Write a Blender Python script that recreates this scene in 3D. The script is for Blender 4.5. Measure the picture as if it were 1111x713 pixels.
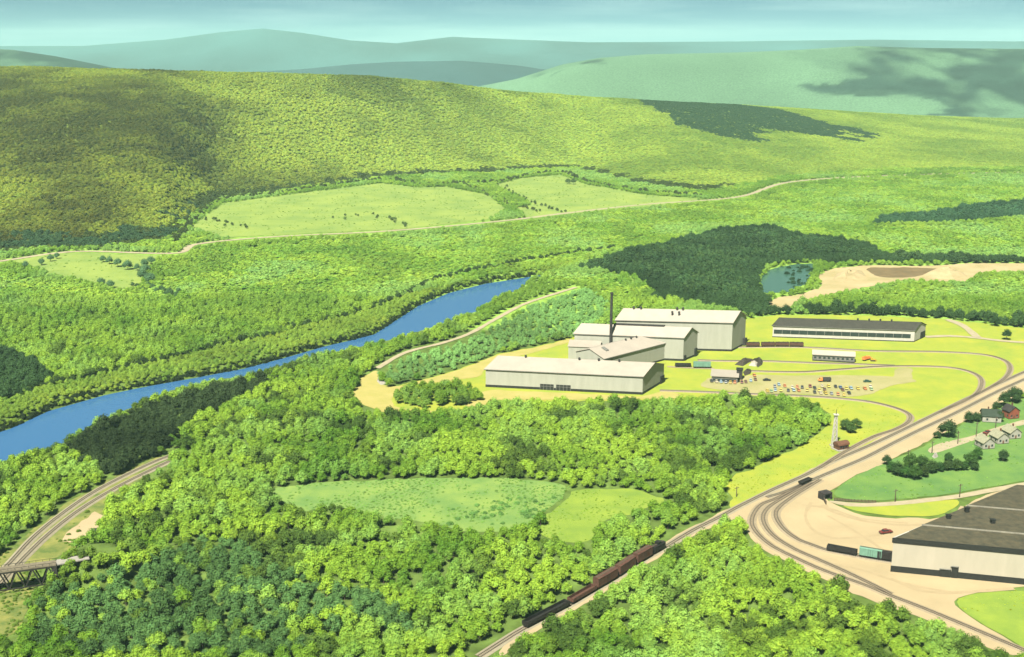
import bpy, bmesh, math, random
import numpy as np
from mathutils import Vector, Matrix

for o in list(bpy.data.objects):
    bpy.data.objects.remove(o)
SC = bpy.context.scene
COL = SC.collection
R = math.radians
random.seed(7)
RNG = np.random.default_rng(11)

# ------------------------------------------------------------------ camera, sky, sun, exposure
F, CX, CY, HOR, CAMZ = 1300.0, 555.5, 356.5, 48.0, 250.0
A = math.atan((CY - HOR) / F)
cd = bpy.data.cameras.new('camera')
cam = bpy.data.objects.new('camera', cd)
COL.objects.link(cam)
cd.sensor_width = 36.0
cd.sensor_fit = 'HORIZONTAL'
cd.lens = 36.0 * F / 1111.0
cd.clip_start, cd.clip_end = 1.0, 60000.0
cam.location = (0, 0, CAMZ)
cam.rotation_euler = (math.pi / 2 - A, 0, 0)
SC.camera = cam

SUN_EL = R(52)
SUN_TO = Vector((-0.38, -0.925, 0)).normalized()          # towards the sun, on the ground
world = bpy.data.worlds.new('World')
SC.world = world
world.use_nodes = True
wn = world.node_tree
wn.nodes.clear()
sky = wn.nodes.new('ShaderNodeTexSky')
sky.sky_type = 'NISHITA'
sky.sun_disc = False
sky.sun_elevation = SUN_EL
sky.sun_rotation = math.atan2(SUN_TO.x, SUN_TO.y)
sky.air_density = 1.0
sky.dust_density = 0.0
sky.ozone_density = 3.0
sky.altitude = 13000.0
bg = wn.nodes.new('ShaderNodeBackground')
bg.inputs['Strength'].default_value = 0.05
wo = wn.nodes.new('ShaderNodeOutputWorld')
tintn = wn.nodes.new('ShaderNodeVectorMath')
tintn.operation = 'MULTIPLY'
tintn.inputs[1].default_value = (0.78, 0.74, 0.40)
wn.links.new(sky.outputs[0], tintn.inputs[0])
tc = wn.nodes.new('ShaderNodeTexCoord')
mpn = wn.nodes.new('ShaderNodeMapping')
mpn.inputs['Scale'].default_value = (5.0, 5.0, 70.0)
cn = wn.nodes.new('ShaderNodeTexNoise')
cn.inputs['Scale'].default_value = 1.0
cn.inputs['Detail'].default_value = 6.0
cr_ = wn.nodes.new('ShaderNodeValToRGB')
cr_.color_ramp.elements[0].position = 0.45
cr_.color_ramp.elements[0].color = (0, 0, 0, 1)
cr_.color_ramp.elements[1].position = 0.72
cr_.color_ramp.elements[1].color = (0.3, 0.3, 0.3, 1)
mixn = wn.nodes.new('ShaderNodeMix')
mixn.data_type = 'RGBA'
mixn.inputs['B'].default_value = (4.6, 6.6, 6.0, 1.0)
wn.links.new(tc.outputs['Generated'], mpn.inputs['Vector'])
wn.links.new(mpn.outputs[0], cn.inputs['Vector'])
wn.links.new(cn.outputs['Fac'], cr_.inputs[0])
wn.links.new(cr_.outputs[0], mixn.inputs['Factor'])
wn.links.new(tintn.outputs[0], mixn.inputs['A'])
wn.links.new(mixn.outputs['Result'], bg.inputs[0])
wn.links.new(bg.outputs[0], wo.inputs[0])

sl = bpy.data.lights.new('sun', 'SUN')
sl.energy = 5.0
sl.angle = R(0.5)
sl.color = (1.0, 0.95, 0.84)
sun = bpy.data.objects.new('sun', sl)
COL.objects.link(sun)
sd = Vector((SUN_TO.x * math.cos(SUN_EL), SUN_TO.y * math.cos(SUN_EL), math.sin(SUN_EL)))
sun.rotation_euler = sd.to_track_quat('Z', 'Y').to_euler()
sun.location = (-300, -200, 600)

SC.view_settings.view_transform = 'Standard'
SC.view_settings.look = 'None'
SC.view_settings.gamma = 1.0
SC.view_settings.use_curve_mapping = False
SC.view_settings.exposure = 1.9
HAZE_DENSITY = 0.000037
HAZE_COLOR = (0.48, 0.83, 0.74)

# ------------------------------------------------------------------ surveying: bearings of the photograph to ground coordinates
ca, sa = math.cos(A), math.sin(A)

def raydir(px, py):
    cx, cy = (px - CX) / F, (py - CY) / F
    return cx, ca - cy * sa, -sa - cy * ca

def P(px, py, z=0.0):
    dx, dy, dz = raydir(px, py)
    t = (z - CAMZ) / dz
    return Vector((dx * t, dy * t, z))

def at_range(px, py, Y):
    dx, dy, dz = raydir(px, py)
    return dx / dy * Y, Y, CAMZ + dz / dy * Y

def proj(x, y, z):
    d = y * ca - (z - CAMZ) * sa
    v = -y * sa - (z - CAMZ) * ca
    return CX + F * x / d, CY + F * v / d

def hgt(px, pb, pt):
    """height of something whose foot is seen at (px,pb) and whose top at row pt"""
    p = P(px, pb)
    lo, hi = 0.0, 120.0
    for _ in range(50):
        m = (lo + hi) / 2
        if proj(p.x, p.y, m)[1] > pt: lo = m
        else: hi = m
    return lo

def inpoly(px, py, poly):
    px = np.asarray(px, float); py = np.asarray(py, float)
    c = np.zeros(px.shape, bool)
    n = len(poly)
    for i in range(n):
        x0, y0 = poly[i]; x1, y1 = poly[(i + 1) % n]
        if y0 == y1: continue
        k = (y0 > py) != (y1 > py)
        c ^= k & (px < (x1 - x0) * (py - y0) / (y1 - y0) + x0)
    return c

def vhash(ix, iy, s):
    h = (ix.astype(np.int64) * 374761393 + iy.astype(np.int64) * 668265263 + s * 974634721) & 0x7fffffff
    h = ((h ^ (h >> 13)) * 1274126177) & 0x7fffffff
    h = (h ^ (h >> 16)) & 0xffffff
    return h / float(0xffffff)

def vnoise(x, y, s=0):
    x = np.asarray(x, float); y = np.asarray(y, float)
    ix = np.floor(x); iy = np.floor(y)
    fx = x - ix; fy = y - iy
    fx = fx * fx * (3 - 2 * fx); fy = fy * fy * (3 - 2 * fy)
    a = vhash(ix, iy, s); b = vhash(ix + 1, iy, s); c = vhash(ix, iy + 1, s); d = vhash(ix + 1, iy + 1, s)
    return (a + (b - a) * fx) * (1 - fy) + (c + (d - c) * fx) * fy

def fbm(x, y, s=0, o=4):
    t = 0.0; w = 0.5; k = 1.0
    for i in range(o):
        t = t + w * vnoise(x * k, y * k, s + i * 17); w *= 0.5; k *= 2.03
    return t / (1 - 0.5 ** o)

def sstep(t):
    t = np.clip(t, 0, 1)
    return t * t * (3 - 2 * t)

# ------------------------------------------------------------------ terrain
RIVZ = -4.0
RIV_FAR = [(-90, 497), (12, 465), (53, 446), (113, 429), (151, 421), (212, 410), (265, 400), (314, 387), (352, 376), (378, 370),
           (406, 363), (426, 350), (454, 332), (487, 318), (526, 308), (565, 302), (590, 298)]
RIV_NEAR = [(592, 299), (577, 303), (562, 314), (543, 323), (515, 339), (487, 349), (462, 358), (426, 369), (398, 376), (370, 382), (321, 393),
            (265, 410), (227, 415), (178, 427), (144, 442), (102, 459), (72, 480), (38, 493), (12, 500), (-90, 538)]
RIVER = [tuple(P(a, b, RIVZ)[:2]) for a, b in RIV_FAR + RIV_NEAR]

def seg_dist(x, y, pts, closed=False):
    d = np.full(np.shape(x), 1e9)
    n = len(pts)
    for i in range(n if closed else n - 1):
        x0, y0 = pts[i][0], pts[i][1]; x1, y1 = pts[(i + 1) % n][0], pts[(i + 1) % n][1]
        ex, ey = x1 - x0, y1 - y0
        t = np.clip(((x - x0) * ex + (y - y0) * ey) / (ex * ex + ey * ey + 1e-9), 0, 1)
        d = np.minimum(d, np.hypot(x - x0 - t * ex, y - y0 - t * ey))
    return d

def ridge_table(pts):
    t = []
    for px, py, Y in pts:
        x, y, z = at_range(px, py, Y)
        t.append((x / y, Y, z))
    t.sort()
    a = np.array(t)
    return a[:, 0], a[:, 1], a[:, 2]

FOOT = sorted((P(a, b).x / P(a, b).y, P(a, b).y) for a, b in
              [(-400, 276), (-100, 274), (13, 270), (110, 268), (180, 258), (205, 236), (235, 216), (300, 208), (410, 192), (520, 187), (620, 181),
               (700, 200), (770, 208), (850, 192), (950, 184), (1096, 182), (1400, 180)])
FU, FY = np.array(FOOT)[:, 0], np.array(FOOT)[:, 1]
C1 = ridge_table([(-500, 78, 2500), (-100, 75, 2550), (13, 74, 2600), (100, 76, 2620), (200, 79, 2650), (300, 81, 2700), (400, 84, 2750), (480, 91, 2850),
                  (560, 100, 2950), (640, 106, 3050), (700, 109, 3150), (800, 115, 3300), (900, 121, 3450), (1000, 127, 3600), (1100, 131, 3750), (1500, 134, 3900)])
C2 = ridge_table([(-500, 50, 6300), (-100, 49, 6300), (13, 54, 6300), (60, 61, 6300), (110, 71, 6300), (170, 84, 6300), (300, 92, 6300), (500, 98, 6200), (560, 86, 6100),
                  (610, 70, 6000), (650, 63, 6000), (700, 59, 6000), (800, 57, 6000), (870, 54, 6000), (930, 50, 6000), (1000, 52, 6000), (1095, 53, 6000), (1500, 50, 6000)])
C3 = ridge_table([(-500, 70, 8600), (200, 82, 8600), (330, 75, 8600), (380, 70, 8600), (430, 67, 8600), (500, 66, 8600), (560, 71, 8600), (620, 80, 8600), (720, 90, 8600), (1500, 80, 8600)])
C4 = ridge_table([(-500, 44, 12500), (0, 50, 12500), (90, 50, 12500), (180, 43, 12500), (240, 35, 12500), (285, 31, 12500), (330, 36, 12500), (380, 44, 12500), (430, 47, 12500),
                  (490, 40, 12500), (560, 43, 12500), (640, 46, 12500), (800, 45, 12500), (950, 43, 12500), (1095, 45, 12500), (1500, 42, 12500)])
MOUND = P(105, 618)

def hill_t(x, y):
    u = x / np.maximum(y, 1.0)
    yf = np.interp(u, FU, FY); yc = np.interp(u, C1[0], C1[1])
    return (y - yf) / (yc - yf)

def tz(x, y):
    x = np.asarray(x, float); y = np.asarray(y, float)
    u = x / np.maximum(y, 1.0)
    t = hill_t(x, y)
    yc = np.interp(u, C1[0], C1[1]); zc = np.interp(u, C1[0], C1[2])
    n = fbm(x / 420, y / 420, 3) - 0.5
    tt = np.clip(t, 0, 1)
    up = zc * (0.35 * tt + 0.65 * sstep(t)) + n * 78 * tt * (1.15 - tt) * np.clip(zc / 120, 0.15, 1)
    down = sstep((y - yc) / 900)
    z = up * (1 - down) - 30 * down
    for C, w, base, amp in ((C2, 1500, -30, 40), (C3, 1500, -30, 50), (C4, 2600, -30, 90)):
        yy = np.interp(u, C[0], C[1]); zz = np.interp(u, C[0], C[2])
        s = sstep((y - yy + w) / w)
        nn = fbm(x / 800, y / 800, 29) - 0.5
        h = base + (zz - base) * s + nn * amp * s * (1 - s) * 4
        h = np.where(y > yy, base + (zz - base) * (1 - 0.85 * sstep((y - yy) / 1100)), h)
        z = np.where(y > yy - w, np.maximum(z, h), z)
    near = (y < 1500) & (y > 380)
    if np.any(near):
        xn, yn = x[near], y[near]
        d = seg_dist(xn, yn, RIVER, True)
        ins = inpoly(xn, yn, RIVER)
        c = np.where(ins, -4.6 - np.minimum(d, 4) * 0.5, -4.6 * (1 - sstep(d / 9)))
        m = 9.5 * (1 - sstep((np.hypot((xn - MOUND.x) / 1.0, yn - MOUND.y) - 8) / 22))
        z = z.copy()
        z[near] = z[near] + c + m
    return z

def tz1(x, y):
    return float(tz(np.array([x]), np.array([y]))[0])

# ------------------------------------------------------------------ materials
EXPO_ALB = 0.52
def newmat(name):
    m = bpy.data.materials.new(name)
    m.use_nodes = True
    nt = m.node_tree
    return m, nt, nt.nodes['Principled BSDF']

def lin(rgb):
    return tuple(((c / 255) / 12.92 if c / 255 <= 0.04045 else ((c / 255 + 0.055) / 1.055) ** 2.4) for c in rgb)

def mat(name, c0, c1=None, scale=0.2, rough=0.9, detail=6, contrast=0.28, metallic=0.0, bump=0.0, spec=0.3, streak=None, patch=0, patchcol=((0.72, 0.82, 0.8), (1.12, 1.06, 1.0))):
    c0 = tuple(x * EXPO_ALB for x in c0)
    c1 = tuple(x * 0.75 for x in c0) if c1 is None else tuple(x * EXPO_ALB for x in c1)
    m, nt, b = newmat(name)
    b.inputs['Roughness'].default_value = rough
    b.inputs['Metallic'].default_value = metallic
    b.inputs['Specular IOR Level'].default_value = spec
    g = nt.nodes.new('ShaderNodeNewGeometry')
    no = nt.nodes.new('ShaderNodeTexNoise')
    no.inputs['Scale'].default_value = scale
    no.inputs['Detail'].default_value = detail
    no.inputs['Roughness'].default_value = 0.65
    if streak:
        mp = nt.nodes.new('ShaderNodeMapping')
        mp.inputs['Scale'].default_value = streak
        nt.links.new(g.outputs['Position'], mp.inputs['Vector'])
        nt.links.new(mp.outputs[0], no.inputs['Vector'])
    else:
        nt.links.new(g.outputs['Position'], no.inputs['Vector'])
    r = nt.nodes.new('ShaderNodeValToRGB')
    r.color_ramp.elements[0].position = 0.5 - contrast / 2
    r.color_ramp.elements[0].color = (*c1, 1)
    r.color_ramp.elements[1].position = 0.5 + contrast / 2
    r.color_ramp.elements[1].color = (*c0, 1)
    nt.links.new(no.outputs['Fac'], r.inputs[0])
    col = r.outputs[0]
    if patch:
        n2 = nt.nodes.new('ShaderNodeTexNoise'); n2.inputs['Scale'].default_value = scale * patch; n2.inputs['Detail'].default_value = 5; n2.inputs['Roughness'].default_value = 0.7
        nt.links.new(g.outputs['Position'], n2.inputs['Vector'])
        r2 = nt.nodes.new('ShaderNodeValToRGB')
        r2.color_ramp.elements[0].position = 0.36; r2.color_ramp.elements[1].position = 0.64
        a_, b_ = patchcol
        r2.color_ramp.elements[0].color = (*a_, 1); r2.color_ramp.elements[1].color = (*b_, 1)
        mm = nt.nodes.new('ShaderNodeVectorMath'); mm.operation = 'MULTIPLY'
        nt.links.new(col, mm.inputs[0]); nt.links.new(r2.outputs[0], mm.inputs[1]); col = mm.outputs[0]
    nt.links.new(col, b.inputs['Base Color'])
    if bump:
        bp = nt.nodes.new('ShaderNodeBump')
        bp.inputs['Strength'].default_value = 0.6
        bp.inputs['Distance'].default_value = bump
        nt.links.new(no.outputs['Fac'], bp.inputs['Height'])
        nt.links.new(bp.outputs[0], b.inputs['Normal'])
    return m

def tint_mat(name, rough=0.5, kind='OBJECT', leaf=False, spec=0.4):
    """colour read from the object's (or instance's) own tint"""
    m, nt, b = newmat(name)
    b.inputs['Roughness'].default_value = rough
    b.inputs['Specular IOR Level'].default_value = spec
    at = nt.nodes.new('ShaderNodeAttribute')
    at.attribute_type = kind
    at.attribute_name = 'tint'
    col = at.outputs['Color']
    if leaf:
        va = nt.nodes.new('ShaderNodeAttribute')
        va.attribute_type = 'GEOMETRY'
        va.attribute_name = 'vary'
        mul = nt.nodes.new('ShaderNodeVectorMath')
        mul.operation = 'MULTIPLY'
        nt.links.new(col, mul.inputs[0])
        nt.links.new(va.outputs['Color'], mul.inputs[1])
        col = mul.outputs[0]
        tr = nt.nodes.new('ShaderNodeBsdfTranslucent')
        mx = nt.nodes.new('ShaderNodeMixShader')
        mx.inputs[0].default_value = 0.35
        nt.links.new(col, tr.inputs['Color'])
        nt.links.new(b.outputs[0], mx.inputs[1])
        nt.links.new(tr.outputs[0], mx.inputs[2])
        nt.links.new(mx.outputs[0], nt.nodes['Material Output'].inputs['Surface'])
    nt.links.new(col, b.inputs['Base Color'])
    return m

LEAF = tint_mat('leaf', 0.8, 'INSTANCER', True, 0.05)
BARK = mat('bark', (0.10, 0.075, 0.05), (0.05, 0.04, 0.03), 2.0)
PAINT = tint_mat('car_paint', 0.35)
GLASS = mat('window_glass', (0.03, 0.045, 0.05), (0.02, 0.03, 0.035), 0.5, 0.12, spec=0.5)
TYRE = mat('tyre_rubber', (0.02, 0.02, 0.02), None, 1.0)
CHROME = mat('bumper_chrome', (0.55, 0.55, 0.55), (0.4, 0.4, 0.4), 1.0, 0.25, metallic=0.9)
WALLM = mat('pale_wall_sheet', (0.42, 0.425, 0.345), (0.33, 0.34, 0.27), 0.25, 0.7, contrast=0.5, streak=(1, 1, 0.15))
ROOFM = mat('pale_roof_sheet', (0.43, 0.385, 0.315), (0.36, 0.325, 0.27), 0.10, 0.7, contrast=0.4, patch=6, patchcol=((0.9, 0.9, 0.9), (1.04, 1.03, 1.02)))
DARKROOF = mat('tar_roof', (0.055, 0.052, 0.038), (0.028, 0.028, 0.02), 0.35, 0.9, contrast=0.4)
GREENROOF = mat('weathered_felt_roof', (0.098, 0.084, 0.045), (0.034, 0.034, 0.020), 0.3, 0.9, contrast=0.4)
DARK = mat('dark_paint', (0.02, 0.021, 0.018), (0.012, 0.012, 0.01), 0.8, 0.7)
WHITE = mat('white_trim', (0.55, 0.53, 0.46), (0.45, 0.43, 0.38), 0.5, 0.7)
CREAM = mat('cream_wall', (0.47, 0.43, 0.33), (0.40, 0.37, 0.28), 0.22, 0.7, contrast=0.5, streak=(1, 1, 0.2))
GREYM = mat('grey_metal', (0.22, 0.22, 0.19), (0.14, 0.14, 0.13), 0.8, 0.5)
BRICKM = mat('brown_brick', (0.17, 0.07, 0.035), (0.09, 0.04, 0.02), 1.2)
STACKM = mat('sooty_stack', (0.045, 0.038, 0.034), (0.02, 0.018, 0.018), 0.5, 0.8)
WOOD = mat('old_timber', (0.13, 0.10, 0.06), (0.06, 0.045, 0.03), 1.5)
STEEL = mat('bridge_steel', (0.035, 0.032, 0.026), (0.02, 0.018, 0.016), 0.8, 0.6)
DECKM = mat('bridge_deck', (0.22, 0.19, 0.125), (0.14, 0.12, 0.08), 0.6)
CONC = mat('concrete', (0.36, 0.34, 0.29), (0.27, 0.255, 0.22), 0.6)
RAILM = mat('rail_steel', (0.075, 0.055, 0.04), (0.045, 0.033, 0.025), 1.0, 0.5)
SLEEPER = mat('sleeper_timber', (0.17, 0.135, 0.09), (0.10, 0.08, 0.055), 0.9)
BALLAST = mat('ballast', (0.34, 0.28, 0.18), (0.25, 0.205, 0.13), 0.5, contrast=0.4)
BALLASTL = mat('pale_ballast', (0.33, 0.295, 0.20), (0.25, 0.22, 0.15), 0.5, contrast=0.4)
BOXBROWN = mat('wagon_oxide_paint', (0.125, 0.058, 0.038), (0.07, 0.034, 0.024), 0.9, 0.6)
BOXBLACK = mat('wagon_black_paint', (0.022, 0.02, 0.018), (0.014, 0.013, 0.012), 0.9, 0.6)
BOXGREEN = mat('wagon_mint_paint', (0.17, 0.33, 0.24), (0.13, 0.26, 0.19), 0.7, 0.5)
COAL = mat('coal', (0.02, 0.018, 0.017), (0.01, 0.01, 0.01), 2.5, bump=0.2)
SANDHEAP = mat('pale_heap', (0.45, 0.42, 0.34), (0.35, 0.32, 0.25), 0.8)
SCRAP = mat('scrap_metal', (0.07, 0.055, 0.035), (0.025, 0.022, 0.016), 1.5, bump=0.3)

# ------------------------------------------------------------------ mesh helpers
class MB:
    def __init__(self):
        self.v, self.f = [], []
    def quad(self, *pts):
        n = len(self.v); self.v += [tuple(p) for p in pts]; self.f.append(tuple(range(n, n + len(pts))))
    def prism(self, ring, z0, z1):
        """ring: list of (x,y), counter-clockwise"""
        n = len(self.v); k = len(ring)
        self.v += [(x, y, z0) for x, y in ring] + [(x, y, z1) for x, y in ring]
        self.f.append(tuple(range(n + k - 1, n - 1, -1)))
        self.f.append(tuple(range(n + k, n + 2 * k)))
        for i in range(k):
            j = (i + 1) % k
            self.f.append((n + i, n + j, n + k + j, n + k + i))
        return self
    def loft(self, r0, r1):
        n = len(self.v); k = len(r0)
        self.v += [tuple(p) for p in r0] + [tuple(p) for p in r1]
        self.f.append(tuple(range(n + k - 1, n - 1, -1)))
        self.f.append(tuple(range(n + k, n + 2 * k)))
        for i in range(k):
            j = (i + 1) % k
            self.f.append((n + i, n + j, n + k + j, n + k + i))
        return self
    def box(self, x0, x1, y0, y1, z0, z1):
        return self.prism([(x0, y0), (x1, y0), (x1, y1), (x0, y1)], z0, z1)
    def tube(self, p0, p1, r0, r1=None, k=8):
        r1 = r0 if r1 is None else r1
        p0, p1 = Vector(p0), Vector(p1)
        d = (p1 - p0).normalized()
        a = d.orthogonal().normalized(); b = d.cross(a)
        ring = lambda p, r: [p + (a * math.cos(2 * math.pi * i / k) + b * math.sin(2 * math.pi * i / k)) * r for i in range(k)]
        return self.loft(ring(p0, r0), ring(p1, r1))
    def bar(self, p0, p1, w, h):
        p0, p1 = Vector(p0), Vector(p1)
        d = (p1 - p0).normalized()
        s = d.cross(Vector((0, 0, 1)))
        s = Vector((1, 0, 0)) if s.length < 1e-4 else s.normalized()
        t = s.cross(d)
        ring = lambda p: [p - s * w / 2 - t * h / 2, p + s * w / 2 - t * h / 2, p + s * w / 2 + t * h / 2, p - s * w / 2 + t * h / 2]
        return self.loft(ring(p0), ring(p1))
    def xf(self, M):
        self.v = [tuple(M @ Vector(p)) for p in self.v]; return self
    def mesh(self, name):
        me = bpy.data.meshes.new(name)
        me.from_pydata(self.v, [], self.f)
        bm = bmesh.new(); bm.from_mesh(me)
        bmesh.ops.recalc_face_normals(bm, faces=bm.faces)
        bm.to_mesh(me); bm.free()
        return me
    def build(self, name, material, parent=None, bevel=0.0):
        me = self.mesh(name)
        me.materials.append(material)
        o = bpy.data.objects.new(name, me)
        COL.objects.link(o)
        if parent: o.parent = parent
        if bevel:
            md = o.modifiers.new('bevel', 'BEVEL'); md.width = bevel; md.segments = 2; md.limit_method = 'ANGLE'
        return o

def tag(o, label=None, cat=None, group=None, kind=None):
    if label: o['label'] = label
    if cat: o['category'] = cat
    if group: o['group'] = group
    if kind: o['kind'] = kind
    return o

def empty(name, loc, rz=0.0, label=None, cat=None, group=None):
    o = bpy.data.objects.new(name, None)
    COL.objects.link(o)
    o.empty_display_size = 1.0
    o.location = loc; o.rotation_euler = (0, 0, rz)
    return tag(o, label, cat, group)

def copy_tree(o, parent=None):
    c = o.copy(); COL.objects.link(c); c.parent = parent
    for ch in list(o.children): copy_tree(ch, c)
    return c

def np_mesh(name, co, quads):
    me = bpy.data.meshes.new(name)
    co = np.asarray(co, np.float32); quads = np.asarray(quads, np.int32)
    me.vertices.add(len(co)); me.vertices.foreach_set('co', co.ravel())
    k = quads.shape[1]
    me.loops.add(quads.size); me.loops.foreach_set('vertex_index', quads.ravel())
    me.polygons.add(len(quads))
    me.polygons.foreach_set('loop_start', np.arange(0, quads.size, k, dtype=np.int32))
    me.polygons.foreach_set('loop_total', np.full(len(quads), k, np.int32))
    me.update(calc_edges=True); me.validate()
    return me

# ------------------------------------------------------------------ outlines of the land cover (photo bearings, turned into ground points)
SITE = [(382, 432), (391, 411), (407, 401), (414, 415), (420, 421), (462, 411), (504, 399), (537, 385), (582, 376), (621, 366), (668, 352), (812, 346), (840, 342), (893, 342),
        (959, 343), (1018, 346), (1078, 352), (1125, 358), (1180, 362), (1180, 396), (1096, 428), (1062, 440), (1000, 470), (950, 492), (905, 512), (870, 528), (840, 540), (800, 556), (789, 552), (796, 540), (784, 528),
        (800, 514), (830, 502), (865, 487), (884, 472), (899, 462), (900, 449), (884, 437), (850, 432), (800, 428), (740, 434), (655, 435), (593, 436), (537, 436), (515, 443), (470, 447), (415, 447), (395, 441)]
WEST_SAND = [(382, 432), (391, 411), (407, 401), (413, 407), (414, 417), (425, 421), (462, 412), (504, 400), (537, 386), (582, 377), (621, 367), (622, 371), (585, 381), (545, 391), (524, 401),
             (524, 408), (505, 412), (470, 415), (435, 421), (424, 432), (428, 443), (460, 446), (500, 444), (470, 448), (415, 447), (395, 441)]
FRONT_STRIP = [(500, 441), (527, 423), (600, 426), (697, 431), (722, 424), (742, 428), (735, 433), (655, 434), (593, 434), (537, 434), (520, 443)]
PARKING = [(757, 419), (770, 409), (800, 409), (818, 406), (850, 408), (900, 407), (960, 408), (985, 410), (1000, 414), (968, 418), (940, 430), (910, 431), (870, 428), (817, 427), (780, 424)]
PATH_CROSS = [(971, 399), (991, 399), (989, 415), (968, 416)]
CORRIDOR = [(536, 713), (560, 690), (600, 663), (645, 638), (700, 603), (733, 582), (778, 558), (812, 543), (850, 525), (885, 507), (930, 487), (985, 462), (1040, 437), (1062, 427), (1085, 415), (1111, 404), (1180, 380),
            (1200, 392), (1111, 427), (1080, 441), (1045, 458), (1005, 479), (965, 500), (930, 515), (905, 530), (893, 540), (905, 549), (935, 560), (985, 563), (1030, 562), (1062, 540), (1096, 529),
            (1200, 520), (1260, 640), (1100, 637), (1060, 643), (1028, 652), (1050, 668), (1075, 683), (1100, 697), (1120, 713), (1095, 713), (1070, 702), (991, 667), (937, 649), (892, 629), (838, 602), (812, 583), (806, 562), (790, 565), (735, 590), (705, 611), (650, 647), (600, 675), (565, 697), (550, 713)]
YELLOW_ISLAND = [(905, 547), (940, 549), (975, 548), (1043, 541), (1041, 549), (1020, 560), (985, 561), (940, 557), (918, 553)]
STREET = [(893, 541), (905, 545), (935, 547), (971, 545), (1039, 537), (1096, 526), (1200, 510), (1200, 520), (1096, 531), (1042, 541), (975, 549), (935, 551), (905, 549)]
GREEN_BANK = [(903, 540), (905, 533), (918, 522), (950, 506), (985, 493), (1010, 480), (1050, 458), (1096, 438), (1200, 405), (1200, 508), (1096, 524), (1039, 535), (971, 543), (930, 544)]
UPPER_STREET = [(1003, 489), (1020, 481), (1050, 475), (1075, 466), (1098, 459), (1180, 440), (1180, 446), (1098, 464), (1075, 472), (1052, 480), (1025, 489), (1008, 494)]
CORNER_GRASS = [(1030, 652), (1060, 644), (1100, 640), (1180, 650), (1180, 730), (1130, 716), (1100, 696), (1078, 684), (1050, 668)]
FIELD_PALE = [(290, 531), (361, 523), (461, 519), (562, 519), (618, 527), (611, 541), (588, 556), (582, 568), (550, 576), (517, 579), (471, 569), (426, 563), (396, 556), (361, 549), (330, 557), (305, 545)]
FIELD_LIME = [(625, 531), (688, 531), (728, 543), (688, 556), (650, 567), (646, 586), (613, 591), (583, 580), (590, 563), (612, 545)]
WEST_VERGE = [(-30, 650), (-30, 620), (10, 596), (40, 573), (75, 545), (120, 519), (160, 499), (178, 494), (172, 506), (150, 522), (125, 540), (110, 560), (108, 585), (85, 590), (70, 605), (40, 636), (30, 650), (27, 668), (16, 690), (-30, 700)]
WEST_SPOIL = [(66, 590), (76, 576), (86, 570), (90, 562), (104, 552), (111, 560), (107, 570), (109, 584), (94, 582), (86, 590)]
SAND_PIT = [(829, 328), (848, 322), (869, 320), (893, 311), (886, 300), (902, 292), (941, 288), (1000, 289), (1050, 286), (1111, 286), (1180, 288), (1180, 293), (1096, 295), (1060, 296), (1057, 300), (1045, 306), (1018, 306), (985, 304), (953, 309), (905, 319), (869, 328), (848, 337)]
PIT_CUT = [(938, 292), (950, 290.5), (1006, 291), (1022, 292.5), (1010, 297), (990, 301), (965, 302), (950, 300)]
POND = [(826, 318), (824, 305), (835, 292), (860, 287), (884, 286), (880, 296), (876, 308), (852, 318)]
FIELD_F3 = [(207, 246), (242, 221), (302, 213), (413, 199), (454, 204), (484, 203), (530, 212), (548, 226), (530, 238), (433, 249), (302, 255), (242, 258)]
FIELD_F4 = [(538, 201), (562, 194), (608, 190), (634, 200), (702, 212), (765, 216), (717, 223), (612, 233), (575, 238), (560, 226), (580, 222), (563, 213)]
FIELD_F5 = [(14, 284), (50, 275), (101, 275), (173, 278), (160, 290), (151, 312), (130, 314), (95, 305), (60, 298), (40, 290)]
VALLEY_ROAD = [(-60, 292), (12, 282), (60, 275), (100, 273), (190, 275), (215, 265), (300, 257), (420, 251), (545, 240), (610, 232), (700, 222), (800, 214), (856, 198), (956, 191), (1111, 187), (1250, 185)]
RIVER_PATH = [(409, 400), (440, 383), (482, 372), (510, 362), (537, 347), (565, 332), (590, 323), (625, 312)]
BANK_ROAD = [(-60, 440), (30, 425), (60, 418), (113, 406), (181, 391), (242, 376), (295, 365), (333, 353), (378, 344), (420, 329), (438, 321), (476, 304), (525, 293), (597, 280), (665, 270), (740, 263), (830, 251), (900, 246), (960, 240), (1096, 225), (1250, 212)]
B4_ROAD = [(1004, 366), (1030, 365), (1060, 367), (1096, 371), (1180, 376)]
B4_ROAD2 = [(1028, 347), (1045, 354), (1060, 366)]
PIT_ROAD = [(1060, 294), (1111, 289), (1180, 287)]
GROVE = [(428, 437), (432, 427), (450, 421), (480, 420), (510, 424), (526, 431), (520, 438), (490, 443), (455, 444)]

OPEN = [SITE, CORRIDOR, GREEN_BANK, STREET, CORNER_GRASS, FIELD_PALE, FIELD_LIME, WEST_VERGE, SAND_PIT, FIELD_F3, FIELD_F4, FIELD_F5, YELLOW_ISLAND, UPPER_STREET, POND]

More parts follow.
